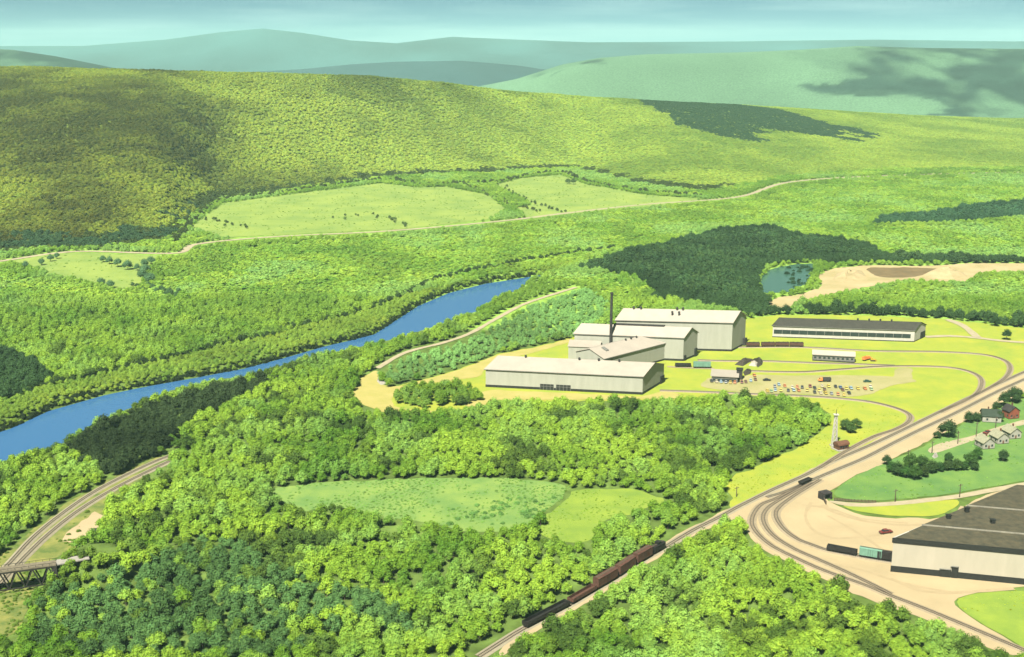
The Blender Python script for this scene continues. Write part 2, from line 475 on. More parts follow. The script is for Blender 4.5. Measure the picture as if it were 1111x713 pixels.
# ------------------------------------------------------------------ terrain sheet with its land cover
HUE_RIDGE_BROWN = (0.085, 0.10, 0.018)
def cover_colour(x, y, z):
    px, py = proj(x, y, z)
    n = fbm(x / 60, y / 60, 5)[..., None]
    n2 = fbm(x / 260, y / 260, 6)[..., None]
    c = np.array((0.058, 0.092, 0.018)) * (0.7 + 0.6 * n)
    t = hill_t(x, y)
    val = (np.array((0.12, 0.20, 0.03)) * (0.75 + 0.5 * n))
    c = np.where((y > 1050)[..., None], val, c)
    k = np.clip((px - 120) / 520, 0, 1)[..., None]
    hill = (np.array((0.09, 0.12, 0.017)) * (1 - k) + np.array((0.16, 0.24, 0.04)) * k) * (0.35 + 0.5 * n2)
    c = np.where((t > 0)[..., None], hill, c)
    far = np.array((0.058, 0.115, 0.062)) * (0.72 + 0.56 * fbm(x / 500, y / 900, 66)[..., None])  # far hill green carries the teal of the distance haze
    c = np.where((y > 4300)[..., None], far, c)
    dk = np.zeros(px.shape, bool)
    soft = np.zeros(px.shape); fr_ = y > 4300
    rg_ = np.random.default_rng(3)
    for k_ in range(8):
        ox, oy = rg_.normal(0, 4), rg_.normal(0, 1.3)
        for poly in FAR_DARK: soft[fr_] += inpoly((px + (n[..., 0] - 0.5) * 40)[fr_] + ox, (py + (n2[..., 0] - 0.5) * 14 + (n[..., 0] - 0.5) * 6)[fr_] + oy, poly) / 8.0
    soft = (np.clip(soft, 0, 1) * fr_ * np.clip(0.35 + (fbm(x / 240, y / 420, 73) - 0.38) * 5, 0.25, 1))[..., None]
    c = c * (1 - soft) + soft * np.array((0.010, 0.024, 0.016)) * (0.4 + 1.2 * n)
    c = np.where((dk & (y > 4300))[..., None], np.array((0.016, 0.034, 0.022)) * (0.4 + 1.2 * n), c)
    c = np.where((y > 7200)[..., None], np.array((0.011, 0.030, 0.034)) * (0.4 + 1.2 * fbm(x / 600, y / 900, 69)[..., None]), c)  # far ridges: haze blue put into the cover colour, next line too
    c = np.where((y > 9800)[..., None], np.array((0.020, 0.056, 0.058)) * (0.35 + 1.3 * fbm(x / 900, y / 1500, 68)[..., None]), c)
    return c

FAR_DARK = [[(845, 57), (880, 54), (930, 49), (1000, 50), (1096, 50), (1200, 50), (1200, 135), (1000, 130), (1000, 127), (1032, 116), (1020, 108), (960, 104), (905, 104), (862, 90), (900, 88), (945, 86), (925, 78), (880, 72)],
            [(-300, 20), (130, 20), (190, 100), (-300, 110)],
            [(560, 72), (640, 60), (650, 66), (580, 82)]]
NU, NY = 520, 760
us = np.linspace(-0.80, 0.80, NU)
ys = 150.0 * (14800 / 150.0) ** (np.linspace(0, 1, NY))
UU, YY = np.meshgrid(us, ys)
XX = UU * YY
ZZ = tz(XX.ravel(), YY.ravel()).reshape(XX.shape)
co = np.stack([XX, YY, ZZ], -1).reshape(-1, 3)
ii = np.arange(NU * NY).reshape(NY, NU)
q = np.stack([ii[:-1, :-1], ii[:-1, 1:], ii[1:, 1:], ii[1:, :-1]], -1).reshape(-1, 4)
me = np_mesh('ground', co, q)
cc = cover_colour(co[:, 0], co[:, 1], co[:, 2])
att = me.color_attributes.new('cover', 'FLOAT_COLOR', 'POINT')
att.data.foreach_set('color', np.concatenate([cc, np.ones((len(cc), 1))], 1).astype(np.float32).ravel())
me.polygons.foreach_set('use_smooth', np.ones(len(me.polygons), bool))
gm, nt, b = newmat('ground_cover')
b.inputs['Roughness'].default_value = 0.95
b.inputs['Specular IOR Level'].default_value = 0.1
at = nt.nodes.new('ShaderNodeAttribute'); at.attribute_name = 'cover'
g = nt.nodes.new('ShaderNodeNewGeometry')
no = nt.nodes.new('ShaderNodeTexNoise'); no.inputs['Scale'].default_value = 0.12; no.inputs['Detail'].default_value = 6
mr = nt.nodes.new('ShaderNodeMapRange'); mr.inputs[1].default_value = 0.3; mr.inputs[2].default_value = 0.7; mr.inputs[3].default_value = 0.6; mr.inputs[4].default_value = 1.35
ml = nt.nodes.new('ShaderNodeVectorMath'); ml.operation = 'SCALE'
nt.links.new(g.outputs['Position'], no.inputs['Vector']); nt.links.new(no.outputs['Fac'], mr.inputs[0])
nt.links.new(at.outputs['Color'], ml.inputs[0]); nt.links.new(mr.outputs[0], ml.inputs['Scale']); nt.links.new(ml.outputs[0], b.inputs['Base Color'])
me.materials.append(gm)
ground = bpy.data.objects.new('ground', me); COL.objects.link(ground)
tag(ground, kind='structure')

# water
wm, nt, b = newmat('river_water')
b.inputs['Base Color'].default_value = (0.022, 0.072, 0.155, 1)
b.inputs['Roughness'].default_value = 0.12
b.inputs['IOR'].default_value = 1.33
g = nt.nodes.new('ShaderNodeNewGeometry')
no = nt.nodes.new('ShaderNodeTexNoise'); no.inputs['Scale'].default_value = 0.35; no.inputs['Detail'].default_value = 4
bp = nt.nodes.new('ShaderNodeBump'); bp.inputs['Strength'].default_value = 0.25; bp.inputs['Distance'].default_value = 0.3
nt.links.new(g.outputs['Position'], no.inputs['Vector']); nt.links.new(no.outputs['Fac'], bp.inputs['Height']); nt.links.new(bp.outputs[0], b.inputs['Normal'])
m = MB()
xs0, ys0 = zip(*RIVER)
m.quad(*[(x, y, RIVZ) for x, y in RIVER])
# widen a little so that the banks cut the water's edge
me = m.mesh('river'); me.materials.append(wm)
o = bpy.data.objects.new('river', me); COL.objects.link(o); tag(o, kind='structure')

def curve(pts, step=2.0, z=0.0, px=True):
    """Catmull-Rom through photo bearings, resampled on the ground"""
    p = [P(a, b) for a, b in pts] if px else [Vector((a, b, 0)) for a, b in pts]
    p = [p[0] * 2 - p[1]] + p + [p[-1] * 2 - p[-2]]
    out = []
    for i in range(1, len(p) - 2):
        p0, p1, p2, p3 = p[i - 1:i + 3]
        n = max(2, int((p2 - p1).length / (step / 2)))
        for k in range(n):
            t = k / n
            out.append(0.5 * ((2 * p1) + (p2 - p0) * t + (2 * p0 - 5 * p1 + 4 * p2 - p3) * t * t + (3 * p1 - p0 - 3 * p2 + p3) * t ** 3))
    out.append(p[-2])
    a = np.array([(v.x, v.y) for v in out])
    s = np.concatenate([[0], np.cumsum(np.hypot(*np.diff(a, axis=0).T))])
    n = max(2, int(s[-1] / step))
    si = np.linspace(0, s[-1], n + 1)
    return np.stack([np.interp(si, s, a[:, 0]), np.interp(si, s, a[:, 1])], 1)

def normals2(a):
    d = np.gradient(a, axis=0)
    d /= np.linalg.norm(d, axis=1)[:, None] + 1e-9
    return d, np.stack([-d[:, 1], d[:, 0]], 1)

def sheet(name, poly, material, z, jitter=1.2, kind='structure', px=True):
    p = [P(a, b) for a, b in poly] if px else [Vector((a, b, 0)) for a, b in poly]
    pts = []
    for i in range(len(p)):
        a_, b_ = p[i], p[(i + 1) % len(p)]
        n = max(1, int((b_ - a_).length / 5))
        for k in range(n):
            v = a_.lerp(b_, k / n)
            pts.append((v.x, v.y))
    a = np.array(pts)
    for _ in range(2):
        a = 0.5 * a + 0.25 * np.roll(a, 1, 0) + 0.25 * np.roll(a, -1, 0)
    a[:, 0] += (fbm(a[:, 0] / 9, a[:, 1] / 9, 41, 3) - 0.5) * 4 * jitter
    a[:, 1] += (fbm(a[:, 0] / 9, a[:, 1] / 9, 47, 3) - 0.5) * 6 * jitter
    mb = MB(); mb.quad(*[(x, y, z) for x, y in a])
    me = mb.mesh(name); me.materials.append(material)
    if me.polygons[0].normal.z < 0: me.flip_normals()
    o = bpy.data.objects.new(name, me); COL.objects.link(o)
    if kind: tag(o, kind=kind)
    return o

def strip(name, a, w, material, z, jitter=0.0):
    d, n = normals2(a)
    ww = w / 2 * (1 + jitter * (fbm(a[:, 0] / 12, a[:, 1] / 12, 9) - 0.5) * 2)[:, None]
    l = a + n * ww; r = a - n * ww
    zz = tz(a[:, 0], a[:, 1]) + z
    co = np.concatenate([np.c_[r, zz], np.c_[l, zz]])
    k = len(a); i = np.arange(k - 1)
    me = np_mesh(name, co, np.stack([i, i + 1, i + 1 + k, i + k], -1))
    me.materials.append(material)
    o = bpy.data.objects.new(name, me); COL.objects.link(o)
    return tag(o, kind='structure')

GP = ((0.66, 0.80, 0.85), (1.14, 1.08, 1.0))
LIME = mat('lime_grass', (0.37, 0.385, 0.032), (0.235, 0.325, 0.032), 0.05, contrast=0.35, detail=8, patch=9, patchcol=((0.86, 0.92, 0.9), (1.06, 1.03, 1.0)))
LIME2 = mat('meadow_lime_grass', (0.27, 0.36, 0.035), (0.17, 0.27, 0.03), 0.05, contrast=0.3, detail=8, patch=7, patchcol=GP)
PALEG = mat('pale_meadow_grass', (0.235, 0.34, 0.065), (0.135, 0.255, 0.055), 0.05, contrast=0.26, detail=9, patch=6, patchcol=GP)
VALEG = mat('valley_meadow_grass', (0.29, 0.37, 0.065), (0.19, 0.285, 0.05), 0.018, contrast=0.25, detail=9, patch=5, patchcol=GP)
BANKG = mat('bank_grass', (0.17, 0.29, 0.05), (0.09, 0.205, 0.045), 0.05, contrast=0.3, detail=8, patch=7, patchcol=GP)
VERGE = mat('dry_verge_grass', (0.27, 0.26, 0.06), (0.10, 0.15, 0.025), 0.10, contrast=0.25, detail=9, patch=5, patchcol=GP)
DP = ((0.86, 0.84, 0.80), (1.05, 1.04, 1.02))
DIRT = mat('yard_dirt', (0.48, 0.385, 0.225), (0.38, 0.31, 0.18), 0.03, contrast=0.35, detail=9, patch=10, patchcol=DP)
DIRTY = mat('yellow_dirt', (0.46, 0.395, 0.13), (0.35, 0.335, 0.08), 0.08, contrast=0.4, detail=8, patch=6, patchcol=DP)
SANDM = mat('pit_sand', (0.50, 0.40, 0.22), (0.36, 0.31, 0.14), 0.03, contrast=0.3, detail=9, patch=8, patchcol=DP)
CUTM = mat('cut_earth', (0.20, 0.14, 0.06), (0.12, 0.085, 0.035), 0.06, contrast=0.4, detail=8)
LOTM = mat('lot_gravel', (0.40, 0.345, 0.195), (0.31, 0.29, 0.13), 0.05, contrast=0.3, detail=9, patch=6, patchcol=((0.80, 0.92, 0.55), (1.05, 1.03, 1.0)))
ROADM = mat('dusty_road', (0.42, 0.36, 0.23), (0.34, 0.295, 0.18), 0.15)
BANKSTRIP = mat('river_bank_grass', (0.155, 0.21, 0.035), (0.10, 0.15, 0.025), 0.08, contrast=0.5)

sheet('factory_grass', SITE, LIME, 0.10)
sheet('sandy_road', WEST_SAND, DIRTY, 0.22, 0.8)
sheet('dirt_strip', FRONT_STRIP, DIRTY, 0.26, 0.6)
sheet('parking_lot', PARKING, LOTM, 0.22, 0.8)
sheet('dirt_path', PATH_CROSS, LOTM, 0.28, 0.5)
sheet('rail_yard_ground', CORRIDOR, DIRT, 0.16, 0.8)
sheet('dry_grass_island', YELLOW_ISLAND, LIME, 0.24, 0.5)
sheet('green_bank', GREEN_BANK, BANKG, 0.24, 0.6)
sheet('street', STREET, ROADM, 0.32, 0.2)
sheet('upper_street', UPPER_STREET, ROADM, 0.32, 0.2)
sheet('corner_grass', CORNER_GRASS, LIME2, 0.24, 0.8)
sheet('pale_meadow', FIELD_PALE, PALEG, 0.15)
sheet('lime_meadow', FIELD_LIME, LIME2, 0.15)
sheet('railway_verge', WEST_VERGE, VERGE, 0.12)
sheet('spoil_ground', WEST_SPOIL, DIRT, 0.2, 2.2)
sheet('sand_pit', SAND_PIT, SANDM, 0.3, 1.5)
pm, nt, b = newmat('pond_water')
b.inputs['Base Color'].default_value = (0.028, 0.070, 0.050, 1); b.inputs['Roughness'].default_value = 0.2
sheet('pond', POND, pm, 0.25, 1.5)
sheet('pit_cutting', PIT_CUT, CUTM, 0.5, 1.5)
sheet('valley_field', FIELD_F3, VALEG, 0.4, 2)
sheet('hillfoot_field', FIELD_F4, VALEG, 0.4, 2)
sheet('west_field', FIELD_F5, VALEG, 0.4, 2)
for nm, pts, w, mm in (('valley_road', VALLEY_ROAD, 9, ROADM), ('river_path', RIVER_PATH, 5, ROADM), ('bank_road', BANK_ROAD, 6, BANKSTRIP),
                       ('works_road', B4_ROAD, 7, ROADM), ('works_lane', B4_ROAD2, 7, ROADM)):
    strip(nm, curve(pts, 4), w, mm, 0.45, 0.3)

WHEELM = mat('packed_dirt', (0.40, 0.315, 0.18), (0.34, 0.27, 0.15), 0.2, contrast=0.4)
for k_, (pts, w) in enumerate([([(893, 548), (905, 556), (940, 566), (985, 570), (1030, 565), (1046, 550)], 3.0), ([(898, 560), (925, 575), (948, 590), (962, 600)], 2.0), ([(880, 545), (874, 560), (882, 575), (905, 584), (940, 582), (960, 579)], 2.2),
                                ([(966, 628), (1000, 641), (1040, 643), (1100, 639)], 2.4), ([(905, 612), (940, 620), (980, 633), (1030, 643)], 1.8), ([(870, 548), (900, 552), (935, 563), (985, 568)], 1.8)]):
    strip('wheel_track', curve(pts, 2), w, WHEELM, 0.20 + 0.004 * k_, 0.6)

# ------------------------------------------------------------------ railway tracks
TRACKS = {
    'main_a': [(520, 713), (545, 697), (568, 683), (616, 658), (645, 641), (669, 627), (688, 614), (705, 604), (722, 594), (752, 576), (780, 562), (802, 550), (832, 535), (847, 528), (876, 515), (901, 502), (950, 481), (1000, 457), (1045, 435), (1060, 428), (1096, 411), (1170, 378)],
    'main_b': [(832, 540), (852, 534), (880, 522), (906, 511), (937, 498), (970, 481), (1000, 466), (1036, 449), (1067, 433), (1079, 427), (1096, 419), (1170, 386)],
    'wye_outer': [(870, 527), (843, 541), (825, 549), (816, 563), (819, 576), (836, 592), (865, 607), (897, 621), (937, 635), (966, 647), (1000, 660), (1039, 676), (1096, 700), (1140, 718)],
    'wye_inner': [(880, 524), (849, 541), (832, 553), (828, 565), (838, 581), (861, 596), (888, 608), (915, 620), (940, 632), (966, 645)],
    'spur': [(890, 521), (858, 541), (842, 556), (848, 572), (864, 585), (881, 592), (899, 598), (930, 604), (966, 610), (990, 613)],
    'yard_north': [(800, 377), (869, 377), (947, 381), (1018, 382), (1066, 385), (1089, 391), (1096, 399), (1092, 409), (1078, 419), (1055, 431)],
    'yard_middle': [(757, 391), (791, 392), (828, 392), (880, 394), (920, 395), (945, 396), (971, 397)],
    'yard_loop': [(815, 403), (869, 404), (914, 401), (959, 398), (1012, 398), (1042, 401), (1061, 408), (1065, 418), (1055, 431), (1020, 448)],
    'yard_south': [(716, 424), (774, 426), (817, 428), (871, 430), (914, 433), (947, 437), (974, 444), (987, 451), (985, 459), (970, 467), (947, 475), (915, 492), (890, 508)],
    'west_a': [(-40, 660), (-8, 630), (12, 610), (36, 584), (65, 560), (98, 537), (131, 519), (167, 502), (190, 493)],
    'west_b': [(-24, 660), (6, 628), (26, 606), (52, 581), (85, 555), (124, 531), (157, 514), (184, 501)],
}
LABELS = {
    'main_a': 'straight main railway track carrying the brown goods train up to the upper right',
    'main_b': 'straight railway track beside the main line, nearer to the houses',
    'wye_outer': 'outermost curved track round the dirt yard, next to the bright wood',
    'wye_inner': 'middle curved track round the dirt yard, joining the outer curve at a switch',
    'spur': 'innermost curved siding that leads the mint green boxcar to the cream warehouse',
    'yard_north': 'track from the tallest pale building past the dark roofed hall to the right loop',
    'yard_middle': 'short track past the scrap heap and the low grey shed',
    'yard_loop': 'track from the small office that loops round through the lime grass to the main line',
    'yard_south': 'track in front of the front hall and parked cars, hooking back to the main line',
    'west_a': 'left track of the curved pair that passes under the trestle bridge',
    'west_b': 'right track of the curved pair that passes under the trestle bridge',
}
TC = {}
for key, pts in TRACKS.items():
    a = curve(pts, 1.0)
    TC[key] = a
    d, n = normals2(a)
    mid = a[len(a) // 2]
    root = empty('railway_track', (0, 0, 0), 0, LABELS[key], 'railway track', 'railway tracks of the works and main line')
    zb = 0.34 + 0.014 * list(TRACKS).index(key)
    pale = BALLASTL if key.startswith(('west', 'main')) else BALLAST
    k = len(a); i = np.arange(k - 1)
    def ribbon(name, off, w, z0, z1, material):
        l = a + n * (off + w / 2); r = a + n * (off - w / 2)
        bl = a + n * (off + w / 2 + (0.5 if w > 2 else 0)); br = a + n * (off - w / 2 - (0.5 if w > 2 else 0))
        o_ = np.full(k, z1); u_ = np.full(k, z0)
        co = np.concatenate([np.c_[br, u_], np.c_[r, o_], np.c_[l, o_], np.c_[bl, u_]])
        qs = np.concatenate([np.stack([i + j * k, i + 1 + j * k, i + 1 + (j + 1) * k, i + (j + 1) * k], -1) for j in range(3)])
        me = np_mesh(name, co, qs); me.materials.append(material)
        ob = bpy.data.objects.new(name, me); COL.objects.link(ob); ob.parent = root
        return ob
    ribbon('ballast', 0, 4.4, 0.05, zb, pale)
    sp = 1.0
    m = MB()
    cs, sn = d, n
    co = []; qs = []
    base = np.array([(-0.16, -1.25), (0.16, -1.25), (0.16, 1.25), (-0.16, 1.25)])
    nn = len(a)
    ring = a[:, None, :] + d[:, None, :] * base[None, :, :1] + n[:, None, :] * base[None, :, 1:]
    top = np.concatenate([ring, np.full((nn, 4, 1), zb + 0.08)], 2)
    bot = np.concatenate([ring, np.full((nn, 4, 1), zb - 0.03)], 2)
    co = np.concatenate([top, bot], 1).reshape(-1, 3)
    b8 = (np.arange(nn) * 8)[:, None, None]
    fq = np.array([[0, 1, 2, 3], [4, 5, 1, 0], [5, 6, 2, 1], [6, 7, 3, 2], [7, 4, 0, 3]])[None]
    me = np_mesh('sleepers', co, (b8 + fq).reshape(-1, 4)); me.materials.append(SLEEPER)
    ob = bpy.data.objects.new('sleepers', me); COL.objects.link(ob); ob.parent = root
    ribbon('rail', 0.75, 0.24, zb, zb + 0.24, RAILM)
    ribbon('rail', -0.75, 0.24, zb, zb + 0.24, RAILM)

def on_track(key, px):
    """point, heading at the place of a track seen at column px"""
    a = TC[key]
    pxs = np.array([proj(x, y, 0.0)[0] for x, y in a])
    i = int(np.argmin(abs(pxs - px)))
    j, k = max(0, i - 4), min(len(a) - 1, i + 4)
    h = math.atan2(a[k][1] - a[j][1], a[k][0] - a[j][0])
    return Vector((a[i][0], a[i][1], 0.34 + 0.014 * list(TRACKS).index(key) + 0.24)), h

# ------------------------------------------------------------------ buildings
class Frame:
    """a footprint: origin at front left, ex along the front, ey towards the back"""
    def __init__(s, FL, FR, depth=None, back=None):
        s.o = FL; d = FR - FL; s.L = d.length; s.ex = d.normalized()
        if back is not None:
            e = back - FR; s.D = e.length; s.ey = e.normalized()
        else:
            s.ey = Vector((-s.ex.y, s.ex.x, 0)); s.D = depth
    def p(s, u, v, z):
        q = s.ex * u + s.ey * v
        return (q.x, q.y, z)
    def box(s, m, u0, u1, v0, v1, z0, z1):
        m.loft([s.p(u0, v0, z0), s.p(u1, v0, z0), s.p(u1, v1, z0), s.p(u0, v1, z0)],
               [s.p(u0, v0, z1), s.p(u1, v0, z1), s.p(u1, v1, z1), s.p(u0, v1, z1)])
        return m

def gable_hall(name, fr, eave, ridge, label, cat, wall=WALLM, roof=ROOFM, base_band=2.0, over=0.9, group=None, ridge_at=0.5):
    root = empty(name, fr.o, 0, label, cat, group)
    L, D = fr.L, fr.D
    rv = D * ridge_at
    m = MB()
    prof = lambda u: [fr.p(u, 0, 0), fr.p(u, D, 0), fr.p(u, D, eave), fr.p(u, rv, ridge), fr.p(u, 0, eave)]
    m.loft(prof(0), prof(L))
    m.build('wall', wall, root)
    m = MB()
    th = 0.35
    sl1 = (ridge - eave) / rv; sl2 = (ridge - eave) / (D - rv)
    for (v0, z0, v1, z1) in ((-over, eave - over * sl1, rv, ridge), (rv, ridge, D + over, eave - over * sl2)):
        m.loft([fr.p(-over, v0, z0 + 0.06), fr.p(L + over, v0, z0 + 0.06), fr.p(L + over, v1, z1 + 0.06), fr.p(-over, v1, z1 + 0.06)],
               [fr.p(-over, v0, z0 + 0.06 + th), fr.p(L + over, v0, z0 + 0.06 + th), fr.p(L + over, v1, z1 + 0.06 + th), fr.p(-over, v1, z1 + 0.06 + th)])
    rf = m.build('roof', roof, root)
    m = MB()
    fr.box(m, -over, L + over, -over - 0.12, -over + 0.1, eave - over * sl1 - 0.25, eave - over * sl1 + 0.22)
    m.build('gutter', GREYM, rf)
    if base_band:
        m = MB(); fr.box(m, -0.12, L + 0.12, -0.12, D + 0.12, 0, base_band)
        m.build('base_band', DARK, root)  # dark band round the foot of the walls
    return root, rf

def roof_vent(fr, rf, u, v, z, s=1.0):
    x, y, _ = fr.p(u, v, 0)
    m = MB()
    m.tube((x, y, z - 0.8), (x, y, z + 1.5 * s), 0.75 * s, 0.75 * s, 10)
    m.tube((x, y, z + 1.5 * s), (x, y, z + 2.4 * s), 1.25 * s, 0.95 * s, 10)
    m.tube((x, y, z + 2.4 * s), (x, y, z + 2.8 * s), 0.95 * s, 0.2 * s, 10)
    return m.build('roof_vent', STACKM, rf)

def seen_uv(fr, px, py, z):
    """where on the building's plan something at height z stands that shows at (px,py)"""
    q = P(px, py, z) - fr.o
    a, b, c, d = fr.ex.x, fr.ey.x, fr.ex.y, fr.ey.y
    det = a * d - b * c
    return (q.x * d - b * q.y) / det, (a * q.y - c * q.x) / det

def gable_end_louvre(fr, root, u, v, z, w, h):
    m = MB(); fr.box(m, u, u + 0.15, v - w / 2, v + w / 2, z, z + h); return m.build('louvre', DARK, root)

# front hall
fr1 = Frame(P(527, 420), P(697, 428.5), back=P(720, 414.5))
e1, r1 = hgt(697, 428.5, 408.5), hgt(697, 428.5, 408.5) + 5.5
b1, rf1 = gable_hall('factory_hall', fr1, e1, r1, 'long low pale factory hall nearest the wood, with a row of dark loading doors', 'factory building', group='pale halls of the works')
def loading_door(fr, root, u0, u1, z1, panes=4, name='loading_door'):
    m = MB(); fr.box(m, u0, u1, -0.25, 0.1, 0.0, z1); d = m.build(name, DARK, root)
    m = MB()
    for k in range(panes + 1):
        u = u0 + (u1 - u0) * k / panes
        fr.box(m, u - 0.12, u + 0.12, -0.33, -0.2, 0.02, z1 + 0.1)
    fr.box(m, u0, u1, -0.33, -0.2, z1 * 0.62, z1 * 0.62 + 0.25)
    m.build('door_frame', GREYM, d)
for a_, b_ in ((589, 604), (608, 624)):
    u0 = seen_uv(fr1, a_, 421.5, 0)[0]; u1 = seen_uv(fr1, b_, 422, 0)[0]
    loading_door(fr1, b1, u0, u1, 4.6)
for px, py in ((575, 386), (631, 389.5), (652, 390.5), (674, 391.5)):
    u = seen_uv(fr1, px, py, r1)[0]
    roof_vent(fr1, rf1, u, fr1.D / 2 - 1.2, r1 - 0.2, 0.85)
def end_door(fr, root, v0, v1, z1):
    m = MB(); fr.box(m, fr.L - 0.1, fr.L + 0.9, v0, v1, 0, z1); return m.build('door', DARK, root)
end_door(fr1, b1, fr1.D * 0.82, fr1.D * 0.98, 6.0)

# tall back hall
fr3 = Frame(P(668, 378.2), P(793.6, 381.5), back=P(808, 374))
e3 = hgt(793.6, 381.5, 350); r3 = e3 + 7.0
b3, rf3 = gable_hall('factory_hall', fr3, e3, r3, 'tallest pale factory hall at the back of the works, with six dark roof vents', 'factory building', base_band=1.8, group='pale halls of the works')
for px, py in ((693.6, 333), (700.6, 333.5), (738, 335), (744, 335.3)):
    roof_vent(fr3, rf3, seen_uv(fr3, px, py, r3)[0], fr3.D / 2 - 0.8, r3 - 0.1, 0.95)
for px, py in ((734, 338.5), (741, 338.8)):
    roof_vent(fr3, rf3, seen_uv(fr3, px, py, r3 - 2)[0], fr3.D / 2 - 7.5, r3 - 2.3, 0.95)
m = MB(); fr3.box(m, fr3.L, fr3.L + 2.2, fr3.D - 5, fr3.D - 1, 0, 6.5); m.build('stair_tower', STACKM, b3)

# middle hall
fr2 = Frame(P(623, 387), P(741, 392), back=P(756, 386))
e2 = hgt(741, 392, 366.3); r2 = e2 + 6.0
b2, rf2 = gable_hall('factory_hall', fr2, e2, r2, 'pale gabled factory hall in the middle, behind the smokestack', 'factory building', base_band=1.8, group='pale halls of the works')
m = MB(); fr2.box(m, fr2.L * 0.30, fr2.L * 0.76, fr2.D / 2 - 0.8, fr2.D / 2 + 0.8, r2 - 0.2, r2 + 1.5); m.build('ridge_shadow_bar', STACKM, rf2)  # dark bar added on the ridge for the shadow line behind it
end_door(fr2, b2, fr2.D * 0.80, fr2.D * 0.95, 7.0)
end_door(fr2, b2, 1.0, 3.5, 4.5)

# diagonal wing
a0 = P(655, 409.0); a1 = P(723, 390.5)
dv = (a1 - a0).normalized(); nv = Vector((-dv.y, dv.x, 0))
wd = 30.0
frw = Frame(a0, a0 + dv * ((a1 - a0).length + 6), depth=wd)
ew = 14.5; rw = 19.5
bw, rfw = gable_hall('factory_wing', frw, ew, rw, 'pale wing set diagonally between the front and middle halls, smokestack rising from it', 'factory building', base_band=1.5, over=0.7, group='pale halls of the works')
for t_ in (0.50, 0.58, 0.66):
    u = frw.L * t_
    roof_vent(frw, rfw, u, wd / 2 - 1.0, rw - 0.2, 0.75)
u, v = seen_uv(frw, 655, 380, rw - 1)
m = MB()
v0 = wd / 2 - 8; z0 = ew + (rw - ew) * (v0 / (wd / 2)); z1 = ew + (rw - ew) * ((v0 + 5) / (wd / 2))
m.loft([frw.p(10, v0, z0 + 0.2), frw.p(13, v0, z0 + 0.2), frw.p(13, v0 + 5, z1 + 0.2), frw.p(10, v0 + 5, z1 + 0.2)],
       [frw.p(10, v0, z0 + 1.3), frw.p(13, v0, z0 + 1.3), frw.p(13, v0 + 5, z1 + 1.3), frw.p(10, v0 + 5, z1 + 1.3)])
m.build('skylight', GREYM, rfw)

# low annex
frx = Frame(P(616.5, 391.5), P(650, 393), depth=13)
root = empty('factory_annex', frx.o, 0, 'small low annex at the left end of the diagonal wing', 'factory building', 'pale halls of the works')
m = MB()
hx = hgt(616.5, 391.5, 376)
m.loft([frx.p(0, 0, 0), frx.p(0, frx.D, 0), frx.p(0, frx.D, hx + 2.2), frx.p(0, 0, hx)], [frx.p(frx.L, 0, 0), frx.p(frx.L, frx.D, 0), frx.p(frx.L, frx.D, hx + 2.2), frx.p(frx.L, 0, hx)])
m.build('wall', WALLM, root)
m = MB()
m.loft([frx.p(-0.6, -0.6, hx), frx.p(frx.L + 0.6, -0.6, hx), frx.p(frx.L + 0.6, frx.D - 0.2, hx + 2.25), frx.p(-0.6, frx.D - 0.2, hx + 2.25)],
       [frx.p(-0.6, -0.6, hx + 0.4), frx.p(frx.L + 0.6, -0.6, hx + 0.4), frx.p(frx.L + 0.6, frx.D - 0.2, hx + 2.65), frx.p(-0.6, frx.D - 0.2, hx + 2.65)])
m.build('roof', ROOFM, root)

# smokestack
sp_ = P(662.3, 389)
hs = 0
for zz in np.arange(20, 90, 0.25):
    if proj(sp_.x, sp_.y, zz)[1] <= 317.5: hs = float(zz); break
root = empty('smokestack', sp_, 0, 'tall thin black smokestack rising from the diagonal wing', 'smokestack')
m = MB(); m.tube((0, 0, 0), (0, 0, hs), 1.35, 0.95, 16); m.build('flue', STACKM, root)
m = MB(); m.tube((0, 0, hs - 1.2), (0, 0, hs + 0.15), 1.25, 1.2, 16); m.build('rim', STACKM, root)
m = MB(); m.tube((0, 0, hs * 0.55), (0, 0, hs * 0.55 + 0.6), 1.35, 1.35, 16); m.build('band', DARK, root)
m = MB(); m.box(-2, 2, -2, 2, 0, 3); m.build('base', CONC, root)

# dark-roofed long hall
fr4 = Frame(P(838, 366), P(991.6, 371.3), back=P(1003.5, 365.5))
e4 = hgt(991.6, 371.3, 358.3); r4 = e4 + 4.6
b4, rf4 = gable_hall('long_hall', fr4, e4, r4, 'long low hall with a black roof and a dark ribbon window, behind the lime grass', 'factory building', wall=WHITE, roof=DARKROOF, base_band=0, over=0.8)
for k in range(16):
    ua = 1.0 + (fr4.L - 4) * k / 16; ub = 1.0 + (fr4.L - 4) * (k + 1) / 16
    m = MB(); fr4.box(m, ua + 0.12, ub - 0.12, -0.22, 0.1, e4 * 0.32, e4 * 0.66); m.build('window', GLASS, b4)
m = MB(); fr4.box(m, -0.1, fr4.L + 0.1, -0.1, fr4.D + 0.1, 0, 0.9); m.build('base_band', DARK, b4)  # shadow along the wall foot, built as a dark band
m = MB(); fr4.box(m, fr4.L, fr4.L + 0.5, fr4.D * 0.55, fr4.D * 0.95, 0, 6); m.build('door', DARK, b4)
for px, py in ((929, 348.5), (941, 349), (953, 349.5), (965, 350)):
    roof_vent(fr4, rf4, seen_uv(fr4, px, py, r4)[0], fr4.D / 2 - 0.5, r4 - 0.1, 0.8)

EDGETRIM = mat('roof_edge_trim', (0.30, 0.285, 0.22), (0.20, 0.19, 0.15), 0.4)
